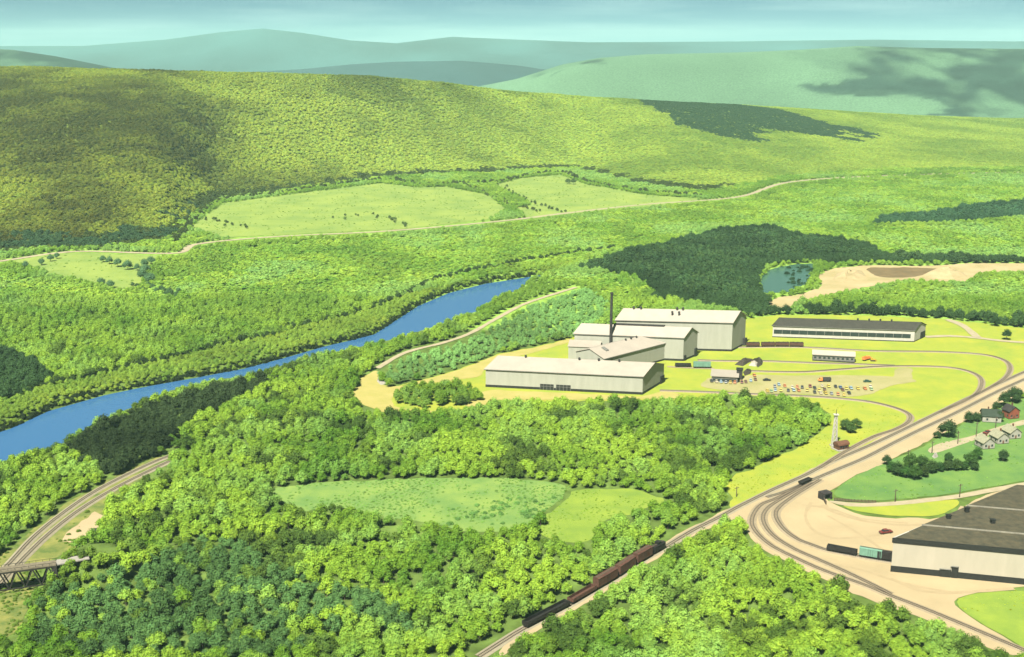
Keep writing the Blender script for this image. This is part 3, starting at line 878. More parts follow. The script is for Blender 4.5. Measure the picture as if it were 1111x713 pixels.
# cream warehouse with stepped felt roof
hw = hgt(966.5, 620.5, 584)
w0 = P(966.5, 620.5); w1 = P(1230, 646.5)
q0 = P(966.5, 584, hw); q3 = P(1100, 530, hw)
back = q3 - q0
frz = Frame(w0, w1, back=w1 + back)
bz = empty('warehouse', w0, 0, 'big cream warehouse with dark stepped roof at the right edge, boxcars beside it', 'warehouse')
m = MB(); frz.box(m, 0, frz.L, 0, frz.D, 0, hw - 0.05); m.build('wall', CREAM, bz)
m = MB(); frz.box(m, -0.15, frz.L + 0.15, -0.18, 0.1, 0, 3.3); m.build('base_band', DARK, bz)  # dark band along the foot of the front wall
m = MB(); frz.box(m, -0.3, frz.L + 0.3, -0.45, 0.2, hw - 2.2, hw + 0.25); m.build('fascia', DARK, bz)
vb = [0.0]
for px, py in ((999, 571), (1043, 551)):
    vb.append(seen_uv(frz, px, py, hw)[1])
vb.append(frz.D)
for k in range(3):
    z = hw + 0.05 + 0.75 * k
    m = MB()
    v0, v1 = vb[k] + (0.3 if k == 0 else 0.0), vb[k + 1] + 0.4
    m.loft([frz.p(0, v0, z - 0.3), frz.p(frz.L, v0, z - 0.3), frz.p(frz.L, v1, z - 0.3), frz.p(0, v1, z - 0.3)],
           [frz.p(0, v0, z + 0.1), frz.p(frz.L, v0, z + 0.1), frz.p(frz.L, v1, z + 0.5), frz.p(0, v1, z + 0.5)])
    rz_ = m.build('roof', GREENROOF, bz)
    m = MB(); frz.box(m, -0.3, frz.L, v0 - 0.3, v0 + 0.15, z - 0.4, z + (0.4 if k else 0.2)); m.build('roof_edge', EDGETRIM if k else DARK, rz_)
    if k == 0:
        m = MB(); frz.box(m, -0.4, 0.4, v0, frz.D, z - 0.4, z + 0.3); m.build('verge_trim', WHITE, rz_)
    vpts = {0: [], 1: [(1029, 561), (1077, 566)], 2: [(1049, 553)]}[k]
    for px, py in vpts:
        u, v = seen_uv(frz, px, py + 1, z + 0.5)
        mm = MB(); x, y, _ = frz.p(u, v, 0); mm.box(x - 1.0, x + 1.0, y - 0.9, y + 0.9, z, z + 2.0); mm.box(x - 1.3, x + 1.3, y - 1.2, y + 1.2, z + 2.0, z + 2.35)
        mm.build('roof_vent', DARK, rz_)
for a_, b_, h_ in ((1021, 1032, 4.2), (1033, 1040, 6.0)):
    u0 = seen_uv(frz, a_, 624.5 + (a_ - 1012) * .1, 0)[0]; u1 = seen_uv(frz, b_, 624.5 + (b_ - 1012) * .1, 0)[0]
    m = MB(); frz.box(m, u0, u1, -0.5, 0.1, 0, h_); dd = m.build('loading_door', DARK, bz)
    m = MB(); frz.box(m, u0 - 0.2, u1 + 0.2, -1.2, -0.4, h_, h_ + 0.25); m.build('door_canopy', GREYM, dd)

# low grey shed in the yard
frs = Frame(P(881.5, 391.5), P(927, 394), depth=9)
bs, rfs = gable_hall('yard_shed', frs, 5.5, 8.0, 'low long grey shed with a pale roof, alone in the lime grass', 'shed', wall=GREYM, roof=ROOFM, base_band=1.0, over=0.6)
for k in range(9):
    u = 2 + (frs.L - 4) * k / 8
    m = MB(); frs.box(m, u - 0.9, u + 0.9, -0.06, 0.1, 2.2, 3.8); m.build('window', GLASS, bs)

# office by the car park
fro = Frame(P(772, 414.5), P(800, 416), depth=18)
bo = empty('yard_office', fro.o, 0, 'small flat roofed office beside the car park, cars lined up in front', 'office')
ho = hgt(772, 414.5, 408)
m = MB(); fro.box(m, 0, fro.L, 0, fro.D, 0, ho); m.build('wall', GREYM, bo)
m = MB(); fro.box(m, -1.0, fro.L + 1.0, -1.0, fro.D + 1.0, ho, ho + 0.5); m.build('roof', ROOFM, bo)
m = MB(); fro.box(m, 1.0, fro.L - 1, -0.08, 0.1, 1.2, 3.0); m.build('window', GLASS, bo)
m = MB(); fro.box(m, fro.L - 0.1, fro.L + 0.08, 4, 6, 0, 2.6); m.build('door', DARK, bo)
m = MB(); fro.box(m, fro.L - 1, fro.L + 3.5, fro.D * 0.55, fro.D * 0.9, 0, ho + 3); tw = m.build('tower', STACKM, bo)
m = MB(); fro.box(m, fro.L - 1.4, fro.L + 3.9, fro.D * 0.55 - 0.4, fro.D * 0.9 + 0.4, ho + 3, ho + 3.4); m.build('tower_roof', DARK, tw)

# ------------------------------------------------------------------ rolling stock
def boxcar(name, L, H, W, body_m, label, group=None, kind='box'):
    root = empty(name, (0, 0, 0), 0, label, 'railway wagon', group)
    m = MB(); m.box(-L / 2, L / 2, -W / 2 + 0.15, W / 2 - 0.15, 0.85, 1.25); m.build('underframe', BOXBLACK, root)
    for sx in (-1, 1):
        m = MB()
        m.box(sx * L * 0.34 - 1.3, sx * L * 0.34 + 1.3, -0.95, 0.95, 0.45, 0.85)
        bog = m.build('bogie', BOXBLACK, root)
        for ax in (-0.85, 0.85):
            m = MB()
            for sy in (-1, 1):
                m.tube((sx * L * 0.34 + ax, sy * 0.68, 0.46), (sx * L * 0.34 + ax, sy * 0.82, 0.46), 0.46, 0.46, 14)
            m.tube((sx * L * 0.34 + ax, -0.7, 0.46), (sx * L * 0.34 + ax, 0.7, 0.46), 0.09, 0.09, 6)
            m.build('wheelset', RAILM, bog)
        m = MB(); m.box(min(sx * L / 2, sx * (L / 2 + 0.55)), max(sx * L / 2, sx * (L / 2 + 0.55)), -0.15, 0.15, 0.9, 1.2); m.build('coupler', BOXBLACK, root)
    if kind == 'box':
        m = MB(); m.box(-L / 2, L / 2, -W / 2, W / 2, 1.25, H)
        for k in range(13):
            x = -L / 2 + 0.05 + (L - 0.1) * k / 12
            for sy in (-1, 1):
                if abs(x) > 1.2: m.box(x - 0.05, x + 0.05, sy * W / 2 - 0.06 if sy > 0 else -W / 2 - 0.06, sy * W / 2 + 0.06 if sy > 0 else -W / 2 + 0.06, 1.3, H - 0.05)
        body = m.build('body', body_m, root)
        m = MB()
        ring = lambda x: [(x, -W / 2 - 0.12, H), (x, W / 2 + 0.12, H), (x, 0.9, H + 0.28), (x, 0, H + 0.36), (x, -0.9, H + 0.28)]
        m.loft(ring(-L / 2 - 0.1), ring(L / 2 + 0.1)); rf = m.build('roof', body_m, root)
        m = MB(); m.box(-L / 2, L / 2, -0.35, 0.35, H + 0.4, H + 0.47); m.build('running_board', WOOD, rf)
        for sy in (-1, 1):
            m = MB(); m.box(-1.1, 1.1, min(sy * W / 2, sy * (W / 2 + 0.1)), max(sy * W / 2, sy * (W / 2 + 0.1)), 1.3, H - 0.15); d = m.build('door', body_m, root)
            m = MB()
            for x in (-1.1, 0, 1.1): m.box(x - 0.05, x + 0.05, min(sy * (W / 2 + 0.1), sy * (W / 2 + 0.16)), max(sy * (W / 2 + 0.1), sy * (W / 2 + 0.16)), 1.3, H - 0.2)
            m.build('door_bar', BOXBLACK, d)
    else:
        m = MB(); t = 0.14
        m.box(-L / 2, L / 2, -W / 2, W / 2, 1.25, 1.4)
        m.box(-L / 2, L / 2, -W / 2, -W / 2 + t, 1.4, H); m.box(-L / 2, L / 2, W / 2 - t, W / 2, 1.4, H)
        m.box(-L / 2, -L / 2 + t, -W / 2 + t, W / 2 - t, 1.4, H); m.box(L / 2 - t, L / 2, -W / 2 + t, W / 2 - t, 1.4, H)
        for k in range(10):
            x = -L / 2 + 0.1 + (L - 0.2) * k / 9
            for sy in (-1, 1): m.box(x - 0.09, x + 0.09, min(sy * W / 2, sy * (W / 2 + 0.12)), max(sy * W / 2, sy * (W / 2 + 0.12)), 1.25, H)
        m.build('body', body_m, root)
        if kind == 'coal':
            rr = random.Random(int(L * 10)); m = MB(); nx, ny = 16, 5
            for i_ in range(nx):
                for j_ in range(ny):
                    x0 = -L / 2 + 0.2 + (L - 0.4) * i_ / nx; x1 = x0 + (L - 0.4) / nx; y0 = -W / 2 + 0.16 + (W - 0.32) * j_ / ny; y1 = y0 + (W - 0.32) / ny
                    hh = lambda X, Y: H - 0.25 + 0.55 * (1 - (2 * Y / W) ** 2) + 0.25 * math.sin(X * 1.7) * math.cos(Y * 2)
                    m.quad((x0, y0, hh(x0, y0)), (x1, y0, hh(x1, y0)), (x1, y1, hh(x1, y1)), (x0, y1, hh(x0, y1)))
            m.build('load', COAL, root)
    return root

def caboose(label, group):
    root = boxcar('caboose', 10.0, 3.7, 2.9, BOXBLACK, label, group)
    m = MB(); m.box(-1.4, 1.4, -1.1, 1.1, 4.1, 5.2); c = m.build('cupola', BOXBLACK, root)
    m = MB(); m.box(-1.6, 1.6, -1.3, 1.3, 5.2, 5.35); m.build('cupola_roof', BOXBLACK, c)
    m = MB(); m.box(-1.0, 1.0, -1.12, -1.05, 4.4, 4.95); m.build('window', GLASS, c)
    return root

def put(root, key, px):
    p, h = on_track(key, px); root.location = p; root.rotation_euler = (0, 0, h); return p

def span(key, a_, b_):
    p, _ = on_track(key, a_); q_, _ = on_track(key, b_); return (q_ - p).length

# goods train on the main line
TG = 'wagons of the goods train on the main line'
gt = [(568, 616, 'gon', BOXBLACK, 'rearmost long low black open wagon of the goods train, lowest in the wood'),
      (617, 645, 'gon', BOXBROWN, 'brown open wagon of the goods train, just behind the boxcars'),
      (646, 668, 'box', BOXBROWN, 'brown boxcar of the goods train next to the open wagons'),
      (669, 687, 'box', BOXBROWN, 'brown boxcar in the middle of the three brown boxcars'),
      (688, 705, 'box', BOXBROWN, 'brown boxcar of the goods train next to the black car at its head')]
for a_, b_, kd, mm, lb in gt:
    L = max(9.0, span('main_a', a_, b_) - 1.3)
    w = boxcar('open_wagon' if kd == 'gon' else 'boxcar', L, 2.9 if kd == 'gon' else 5.4, 3.4, mm, lb, TG, 'gon' if kd == 'gon' else 'box')
    p, h = on_track('main_a', a_); q_, h2 = on_track('main_a', b_)
    w.location = (p + q_) / 2; w.rotation_euler = (0, 0, math.atan2(q_.y - p.y, q_.x - p.x))
w = caboose('short black car with a cupola at the head of the goods train', TG)
put(w, 'main_a', 714)

# warehouse spur
WG = 'wagons at the cream warehouse'
L = span('spur', 897, 931) - 1.3
w = boxcar('open_wagon', L, 3.0, 3.1, BOXBLACK, 'long black open wagon in the dirt yard, coupled to a mint green boxcar', WG, 'gon'); put(w, 'spur', 914)
L = span('spur', 932, 957) - 1.3
w = boxcar('boxcar', L, 4.9, 3.2, BOXGREEN, 'mint green boxcar with two doors beside the cream warehouse', WG, 'box'); put(w, 'spur', 944)
w = boxcar('boxcar', 9.5, 4.8, 3.2, BOXBLACK, 'black boxcar half inside the cream warehouse corner', WG, 'box'); put(w, 'spur', 962.5)
# works wagons
w = boxcar('open_wagon', 12.5, 2.8, 3.1, BOXBLACK, 'black open wagon beside the middle hall, next to a green boxcar', 'wagons at the middle hall', 'gon')
p = P(741, 398.5); w.location = (p.x, p.y, 0.35); w.rotation_euler = (0, 0, R(-3))
w = boxcar('boxcar', 13.5, 4.8, 3.2, BOXGREEN, 'mint green boxcar beside the middle hall in the lime grass', 'wagons at the middle hall', 'box')
p = P(761.5, 399.5); w.location = (p.x, p.y, 0.35); w.rotation_euler = (0, 0, R(-3))
first = None
names = ['nearest the tallest hall', 'second from the tallest hall', 'third from the tallest hall', 'farthest from the tallest hall']
for k, px in enumerate((817, 832.5, 848, 863.5)):
    if first is None:
        first = boxcar('coal_wagon', 11.3, 3.7, 3.1, BOXBROWN, '', 'brown coal wagons by the tallest hall', 'coal'); w = first
    else: w = copy_tree(first)
    w['label'] = 'dark brown loaded coal wagon of the row of four, ' + names[k]
    put(w, 'yard_north', px)
# short works track under the two wagons
a = curve([(724, 398), (741, 399), (762, 400), (775, 400.5)], 1.0)
strip('siding_bed', a, 4.0, BALLAST, 0.25)

# ------------------------------------------------------------------ cars
def car_proto():
    root = empty('parked_car', (0, 0, 0), 0, '', 'car')
    W = 1.85
    prof = [(-2.55, 0.38), (2.5, 0.38), (2.6, 0.62), (2.5, 0.88), (1.15, 1.02), (-1.45, 1.02), (-2.5, 0.92), (-2.65, 0.65)]
    m = MB(); m.loft([(x, -W / 2, z) for x, z in prof], [(x, W / 2, z) for x, z in prof])
    m.build('body', PAINT, root, 0.1)
    m = MB()
    lo = [(-1.65, -0.84), (1.05, -0.84), (1.05, 0.84), (-1.65, 0.84)]; hi = [(-1.15, -0.68), (0.45, -0.68), (0.45, 0.68), (-1.15, 0.68)]
    m.loft([(x, y, 1.0) for x, y in lo], [(x, y, 1.5) for x, y in hi]); m.build('window', GLASS, root)
    m = MB()
    hi2 = [(-1.2, -0.72), (0.5, -0.72), (0.5, 0.72), (-1.2, 0.72)]
    m.loft([(x, y, 1.49) for x, y in hi2], [(x * 0.9, y * 0.9, 1.6) for x, y in hi2]); m.build('roof', PAINT, root)
    for x in (-1.6, 1.55):
        for y in (-0.8, 0.8):
            m = MB(); m.tube((x, y - 0.11, 0.34), (x, y + 0.11, 0.34), 0.34, 0.34, 12); m.build('wheel', TYRE, root)
    for x in (-2.7, 2.62):
        m = MB(); m.box(x - 0.06, x + 0.1, -0.9, 0.9, 0.42, 0.58); m.build('bumper', CHROME, root)
    return root

CARC = {'yellow': (0.50, 0.38, 0.05), 'orange': (0.48, 0.17, 0.05), 'black': (0.02, 0.02, 0.022), 'light blue': (0.25, 0.36, 0.42), 'grey': (0.22, 0.23, 0.23),
        'dark red': (0.16, 0.03, 0.025), 'cream': (0.50, 0.44, 0.28), 'brown': (0.13, 0.06, 0.03), 'dark green': (0.03, 0.08, 0.05), 'pale green': (0.26, 0.38, 0.18), 'blue': (0.08, 0.14, 0.25), 'white': (0.55, 0.54, 0.5)}
cars = []
lot = lambda cx, cy: (840 + cx / 9.26, 380 + cy / 9.26)
for row, items in (('back row of the car park', [(5, 372, 'grey'), (45, 355, 'light blue'), (105, 368, 'orange'), (180, 380, 'cream'), (230, 378, 'orange'), (280, 383, 'black'), (360, 372, 'dark red'), (480, 368, 'cream'), (545, 372, 'yellow'), (615, 376, 'black'), (665, 385, 'blue'), (770, 390, 'light blue')]),
                   ('middle row of the car park', [(10, 410, 'light blue'), (65, 412, 'yellow'), (140, 415, 'black'), (195, 412, 'light blue'), (245, 415, 'orange'), (330, 412, 'yellow'), (405, 390, 'black'), (450, 412, 'yellow'), (505, 405, 'brown'), (685, 408, 'brown'), (725, 392, 'yellow')]),
                   ('front row of the car park', [(405, 432, 'black'), (465, 438, 'cream'), (515, 440, 'yellow'), (575, 446, 'grey'), (640, 452, 'orange'), (700, 458, 'yellow'), (750, 440, 'black'), (-70, 418, 'yellow'), (-30, 420, 'pale green')]),
                   ('short right row of the car park', [(840, 395, 'yellow'), (910, 396, 'orange'), (975, 400, 'pale green'), (965, 372, 'cream')])):
    for cx, cy, c in items: cars.append((*lot(cx, cy), c, 'in the ' + row, 82))
off = lambda cx, cy: (740 + cx / 9.26, 370 + cy / 9.26)
for cx, cy, c in [(295, 412, 'black'), (345, 418, 'cream'), (390, 420, 'light blue'), (440, 424, 'grey'), (485, 428, 'yellow'), (530, 428, 'orange'), (600, 424, 'dark red'), (640, 420, 'brown'), (690, 408, 'light blue'), (735, 396, 'brown'), (725, 355, 'orange')]:
    cars.append((*off(cx, cy), c, 'before the flat roofed office', 85))
cars += [(832, 413.5, 'black', 'standing alone between the office and the car park', 5), (941, 415, 'dark green', 'alone on the pale gravel behind the short row', 4),
         (961, 579, 'dark red', 'alone in the dirt yard behind the cream warehouse', 12), (1072, 471, 'dark red', 'on the upper street beside the cream houses', 25)]
proto = car_proto()
seen_lab = {}
for k, (px, py, c, where, ang) in enumerate(cars):
    o = proto if k == 0 else copy_tree(proto)
    big = 1.35 if px > 955 else 1.12
    p = P(px, py)
    o.location = (p.x, p.y, 0.34); o.scale = (big, big, big * 1.05)
    o.rotation_euler = (0, 0, R(ang + random.uniform(-6, 6)))
    key = f'{c} car {where}'
    seen_lab.setdefault(key, []).append(o)
    o['group'] = 'cars parked at the works' if px < 957 else 'cars outside the works'
    t = CARC[c]; j = random.uniform(0.9, 1.1)
    j *= 0.6
    for ch in o.children: ch['tint'] = [t[0] * j, t[1] * j, t[2] * j]
ORD = ['leftmost', 'second from the left', 'third from the left', 'fourth from the left']
for key, lst in seen_lab.items():
    lst.sort(key=lambda o: o.location.x)
    for k, o in enumerate(lst):
        o['label'] = key if len(lst) == 1 else f'{key}, {ORD[k]}'

def truck(label, c, loc, rz, s=1.0, tank=False):
    root = empty('truck', loc, rz, label, 'truck', 'lorries at the works')
    m = MB(); m.box(-4.0, 3.6, -0.55, 0.55, 0.6, 0.95); m.build('chassis', BOXBLACK, root)
    m = MB(); pr = [(1.6, 0.9), (4.3, 0.9), (4.35, 1.6), (3.4, 1.8), (3.0, 2.7), (1.6, 2.7)]
    m.loft([(x, -1.1, z) for x, z in pr], [(x, 1.1, z) for x, z in pr]); cb = m.build('cab', PAINT, root, 0.08); cb['tint'] = list(c)
    m = MB(); m.loft([(3.42, -0.95, 1.82), (3.42, 0.95, 1.82), (3.06, 0.95, 2.55), (3.06, -0.95, 2.55)], [(3.48, -0.95, 1.84), (3.48, 0.95, 1.84), (3.12, 0.95, 2.57), (3.12, -0.95, 2.57)]); m.build('windscreen', GLASS, cb)
    m = MB(); m.box(-4.1, 1.35, -1.2, 1.2, 0.98, 1.2); m.box(-4.1, 1.35, -1.2, -1.1, 1.2, 2.7); m.box(-4.1, 1.35, 1.1, 1.2, 1.2, 2.7); m.box(-4.1, -4.0, -1.1, 1.1, 1.2, 2.7); m.box(1.25, 1.35, -1.1, 1.1, 1.2, 2.7)
    bd = m.build('bed', PAINT, root); bd['tint'] = list(c if not tank else (0.03, 0.03, 0.03))
    for x in (-3.0, -1.9, 2.8):
        for y in (-0.98, 0.98):
            m = MB(); m.tube((x, y - 0.15, 0.5), (x, y + 0.15, 0.5), 0.5, 0.5, 12); m.build('wheel', TYRE, root)
    root.scale = (s, s, s)
    return root
p = P(894.5, 414.5); truck('orange lorry with a black load bed, behind the middle of the car park', (0.50, 0.15, 0.04), (p.x, p.y, 0.34), R(184), 1.15, True)
p = P(940, 391); truck('orange lorry parked at the right end of the low grey shed', (0.52, 0.14, 0.04), (p.x, p.y, 0.3), R(40), 1.1)
# bulldozer beside the shed
p = P(947, 392)
root = empty('bulldozer', (p.x, p.y, 0.2), R(-8), 'yellow bulldozer next to the orange lorry by the low grey shed', 'bulldozer')
YEL = mat('digger_yellow', (0.55, 0.36, 0.04), (0.45, 0.28, 0.03), 0.8, 0.5)
for sy in (-1, 1):
    m = MB(); pr = [(-2.0, 0.3), (-1.6, 0), (1.6, 0), (2.0, 0.3), (1.7, 0.9), (-1.7, 0.9)]
    y0, y1 = (0.75, 1.3) if sy > 0 else (-1.3, -0.75)
    m.loft([(x, y0, z) for x, z in pr], [(x, y1, z) for x, z in pr]); m.build('crawler_track', TYRE, root)
m = MB(); m.box(-1.7, 1.9, -0.75, 0.75, 0.6, 1.7); m.build('body', YEL, root, 0.08)
m = MB(); m.box(-1.6, -0.2, -0.7, 0.7, 1.7, 2.9); m.build('cab', YEL, root, 0.05)
m = MB(); m.box(2.4, 2.65, -1.7, 1.7, 0.1, 1.3); m.bar((1.5, -1.4, 0.5), (2.45, -1.4, 0.5), 0.18, 0.2); m.bar((1.5, 1.4, 0.5), (2.45, 1.4, 0.5), 0.18, 0.2); m.build('blade', YEL, root)

# ------------------------------------------------------------------ heaps, mast, hut, poles, fence, bridge
def heap(name, material, pts, h, seed, label, cat):
    rr = random.Random(seed)
    p = [P(a, b) for a, b in pts]
    c = sum(p, Vector()) / len(p)
    root = MB(); rings = 6; k = len(p)
    lay = []
    for r in range(rings + 1):
        t = r / rings
        lay.append([(p[i] + (c - p[i]) * t * rr.uniform(0.85, 1.1 if r < rings else 1)) - c + Vector((0, 0, h * math.sin(t * math.pi / 2) * rr.uniform(0.7, 1.2) + (0.05 if r == 0 else 0))) for i in range(k)])
    for r in range(rings):
        for i in range(k):
            j = (i + 1) % k
            root.quad(lay[r][i], lay[r][j], lay[r + 1][j], lay[r + 1][i])
    o = root.build(name, material); o.location = (c.x, c.y, 0.15)
    return tag(o, label, cat)
heap('scrap_heap', SCRAP, [(797, 396), (802, 392), (812, 390), (819, 391), (812, 394), (806, 397.5)], 3.2, 3, 'dark scrap heap left of the pale heap by the office', 'heap')
heap('scrap_heap', SCRAP, [(816, 391), (824, 390), (828, 392), (827, 396), (822, 399), (821, 397), (824, 394), (820, 392.5)], 3.6, 5, 'dark curved scrap heap wrapped round a pale heap', 'heap')
heap('sand_heap', SANDHEAP, [(812, 397), (815, 393.5), (820, 393), (823, 395), (820, 398)], 2.6, 7, 'pale sand heap between the dark scrap heaps', 'heap')
heap('scrap_heap', SCRAP, [(806, 404), (810, 401), (816, 402), (814, 406), (808, 408)], 2.4, 9, 'small dark heap against the right end of the office', 'heap')
PITHEAP = mat('pit_heap_sand', (0.47, 0.37, 0.20), (0.33, 0.27, 0.13), 0.08, contrast=0.35, detail=9)
heap('sand_heap', PITHEAP, [(1000, 299), (1010, 294), (1020, 292.5), (1032, 293), (1045, 296), (1050, 300), (1035, 303), (1015, 303)], 7, 21, 'broad pale sand mound at the right of the sand pit', 'heap')
heap('sand_heap', PITHEAP, [(903, 304), (908, 297), (920, 293), (935, 294), (940, 300), (930, 304), (915, 307)], 6, 23, 'pale sand mound at the left of the sand pit, towards the pond', 'heap')
heap('rock_heap', CONC, [(409, 414), (411, 407), (415, 405), (419, 409), (419, 417), (413, 418)], 3.5, 13, 'grey rock heap at the bend of the sandy road', 'heap')
heap('boulder', CONC, [(1011, 496), (1013, 493), (1017, 493), (1018, 496), (1014, 498)], 2.0, 15, 'pale boulder beside the street hedge below the brown pole', 'boulder')

p = P(905, 484)
root = empty('signal_mast', p, 0, 'slender pale tower standing beside the main line and brown hut', 'tower')
hm = hgt(905, 484, 450)
m = MB()
for sx, sy in ((-1, -1), (1, -1), (1, 1), (-1, 1)):
    m.bar((sx * 1.5, sy * 1.5, 0), (sx * 0.55, sy * 0.55, hm), 0.45, 0.45)
for k in range(7):
    t0, t1 = k / 7, (k + 1) / 7
    r0, r1_ = 1.5 - 0.95 * t0, 1.5 - 0.95 * t1
    for (ax, ay), (bx, by) in (((-1, -1), (1, -1)), ((1, -1), (1, 1)), ((1, 1), (-1, 1)), ((-1, 1), (-1, -1))):
        m.bar((ax * r0, ay * r0, hm * t0), (bx * r1_, by * r1_, hm * t1), 0.3, 0.3)
        m.bar((bx * r1_, by * r1_, hm * t1), (ax * r1_, ay * r1_, hm * t1), 0.25, 0.25)
m.build('lattice', WHITE, root)
m = MB(); m.box(-1.6, 1.6, -1.6, 1.6, hm, hm + 0.3); m.build('platform', WHITE, root)
m = MB(); m.tube((0, 0, hm), (0, 0, hm + 3.5), 0.25, 0.15, 8); m.build('lamp_post', STACKM, root)
m = MB(); m.box(-2.6, 2.6, -2.6, 2.6, 0, 0.5); m.build('base', CONC, root)
p = P(912.5, 487)
root = empty('trackside_hut', p, R(25), 'small brown round-roofed hut at the foot of the pale tower', 'hut')
m = MB(); m.box(-4, 4, -2.4, 2.4, 0.4, 3.2); m.build('wall', BRICKM, root)
m = MB()
ar = lambda x: [(x, 2.9 * math.cos(R(a_)), 3.1 + 2.2 * math.sin(R(a_))) for a_ in range(0, 181, 30)]
m.loft(ar(-4.5), ar(4.5)); m.build('roof', BRICKM, root)
m = MB(); m.box(-2.8, -1.2, -2.5, -2.35, 1.4, 2.6); m.box(1.2, 2.8, -2.5, -2.35, 1.4, 2.6); m.build('window', GLASS, root)
m = MB(); m.box(-0.6, 0.6, -2.5, -2.35, 0.4, 2.7); m.build('door', DARK, root)
m = MB(); m.box(-5.5, 6.5, -4.2, 3.6, 0.05, 0.4); m.build('platform', CONC, root)

def pole(px, pb, pt, label, material=WOOD):
    p = P(px, pb); h = min(14.0, hgt(px, pb, pt))
    root = empty('utility_pole', p, R(30), label, 'utility pole', 'wooden utility poles')
    m = MB(); m.tube((0, 0, 0), (0, 0, h), 0.30, 0.2, 8); m.build('mast', material, root)
    m = MB(); m.bar((-1.6, 0, h - 0.9), (1.6, 0, h - 0.9), 0.22, 0.22); c = m.build('crossarm', material, root)
    m = MB()
    for x in (-1.4, -0.7, 0.7, 1.4): m.tube((x, 0, h - 0.8), (x, 0, h - 0.45), 0.09, 0.06, 6)
    m.build('insulator', GREYM, c)
pole(799, 539, 528, 'utility pole left of the main line by the lime grass')
pole(971, 545, 531, 'utility pole on the lower street, left of the warehouse roof')
pole(1041, 540, 525, 'utility pole on the lower street right behind the warehouse roof')
pole(985, 500, 488, 'utility pole at the left end of the street hedge')
pole(1011, 492, 479, 'brown utility pole above the pale boulder')
pole(1039, 482, 468, 'utility pole on the upper street next to the round dark tree')
pole(1059, 474, 458, 'utility pole on the upper street left of the cream houses')
pole(1080, 465, 452, 'utility pole right of the green roofed house')

# low fence and underpass at the street bend
pa = [P(905, 543.5), P(925, 545), P(950, 546)]
root = empty('plank_fence', pa[0], 0, 'low brown plank fence along the lower street bend', 'fence')
m = MB(); prev = None
for i in range(2):
    a_, b_ = pa[i] - pa[0], pa[i + 1] - pa[0]
    for k in range(3):
        m.bar(a_ + Vector((0, 0, 0.5 + 0.5 * k)), b_ + Vector((0, 0, 0.5 + 0.5 * k)), 0.12, 0.32)
m.build('rail', WOOD, root)
n_ = 14
for k in range(n_):
    t = k / (n_ - 1) * 2; i = min(1, int(t)); q_ = pa[i].lerp(pa[i + 1], t - i) - pa[0]
    m = MB(); m.box(q_.x - 0.14, q_.x + 0.14, q_.y - 0.14, q_.y + 0.14, 0.2, 1.9); m.build('post', WOOD, root)
p = P(897, 542)
root = empty('culvert_portal', p, R(28), 'dark underpass mouth with stone sides at the street bend', 'underpass')
m = MB(); m.box(-3.0, -2.2, -1, 4, 0.1, 3.4); m.box(2.2, 3.0, -1, 4, 0.1, 3.4); m.box(-3.0, 3.0, -1, 4, 3.4, 4.2); m.build('portal', STACKM, root)
m = MB(); m.box(-2.2, 2.2, 0.4, 3.9, 0.2, 3.4); m.build('opening', DARK, root)
m = MB(); m.bar((-3, -1, 1.0), (-6, -6, 1.0), 0.5, 2.0); m.build('wing_wall', WOOD, root)
w = boxcar('flat_wagon', 10.5, 1.9, 2.8, BOXBLACK, 'small black flat wagon on the second main track by the junction', 'wagons at the junction', 'gon'); put(w, 'main_b', 874)

# trestle bridge
d0 = P(-40, 648); 
hb = 11.5
L0 = P(-45, 624, hb); L1 = P(61, 610, hb); L2 = P(96, 603.5, hb)
L0 = L1 + (L1 - L0) * -1.0
root = empty('trestle_bridge', (L1.x, L1.y, 0), 0, 'dark steel truss bridge crossing over the curved railway pair', 'bridge')
o0 = Vector((L1.x, L1.y, 0))
dirb = (L0 - L1); dirb.z = 0; lenb = dirb.length; dirb.normalize(); side = Vector((-dirb.y, dirb.x, 0))
m = MB()
m.bar(Vector((0, 0, hb - 0.25)) , dirb * lenb + Vector((0, 0, hb - 0.25)), 6.0, 0.5)
m.build('deck', DECKM, root)
dl2 = L2 - L1; dl2.z = 0
m = MB(); m.bar(Vector((0, 0, hb - 0.25)), dl2 + Vector((0, 0, hb - 0.25)), 6.0, 0.5); m.build('approach_deck', CONC, root)
for s in (-1, 1):
    m = MB(); oS = side * s * 2.7
    tp, bt = hb - 0.9, hb - 9.3
    m.bar(oS + Vector((0, 0, tp)), oS + dirb * lenb + Vector((0, 0, tp)), 0.5, 0.8)
    m.bar(oS + Vector((0, 0, bt)), oS + dirb * lenb + Vector((0, 0, bt)), 0.45, 0.6)
    npn = max(4, int(round(lenb / 7.5)))
    for k in range(npn):
        a_, b_ = dirb * (lenb * k / npn), dirb * (lenb * (k + 1) / npn); mid_ = (a_ + b_) / 2
        m.bar(oS + a_ + Vector((0, 0, bt)), oS + mid_ + Vector((0, 0, tp)), 0.6, 0.55)
        m.bar(oS + mid_ + Vector((0, 0, tp)), oS + b_ + Vector((0, 0, bt)), 0.6, 0.55)
    m.build('truss', STEEL, root)
    m = MB()
    m.bar(oS + Vector((0, 0, hb + 1.0)), oS + dirb * lenb + Vector((0, 0, hb + 1.0)), 0.15, 0.15)
    for k in range(int(lenb / 3)): m.bar(oS + dirb * (3 * k) + Vector((0, 0, hb)), oS + dirb * (3 * k) + Vector((0, 0, hb + 1.0)), 0.14, 0.14)
    m.build('railing', STEEL, root)
m = MB(); m.loft([Vector((-1.6, -3.4, 0)), Vector((1.6, -3.4, 0)), Vector((1.6, 3.4, 0)), Vector((-1.6, 3.4, 0))], [Vector((-1.2, -3, hb - 0.5)), Vector((1.2, -3, hb - 0.5)), Vector((1.2, 3, hb - 0.5)), Vector((-1.2, 3, hb - 0.5))]); m.build('pier', STEEL, root)
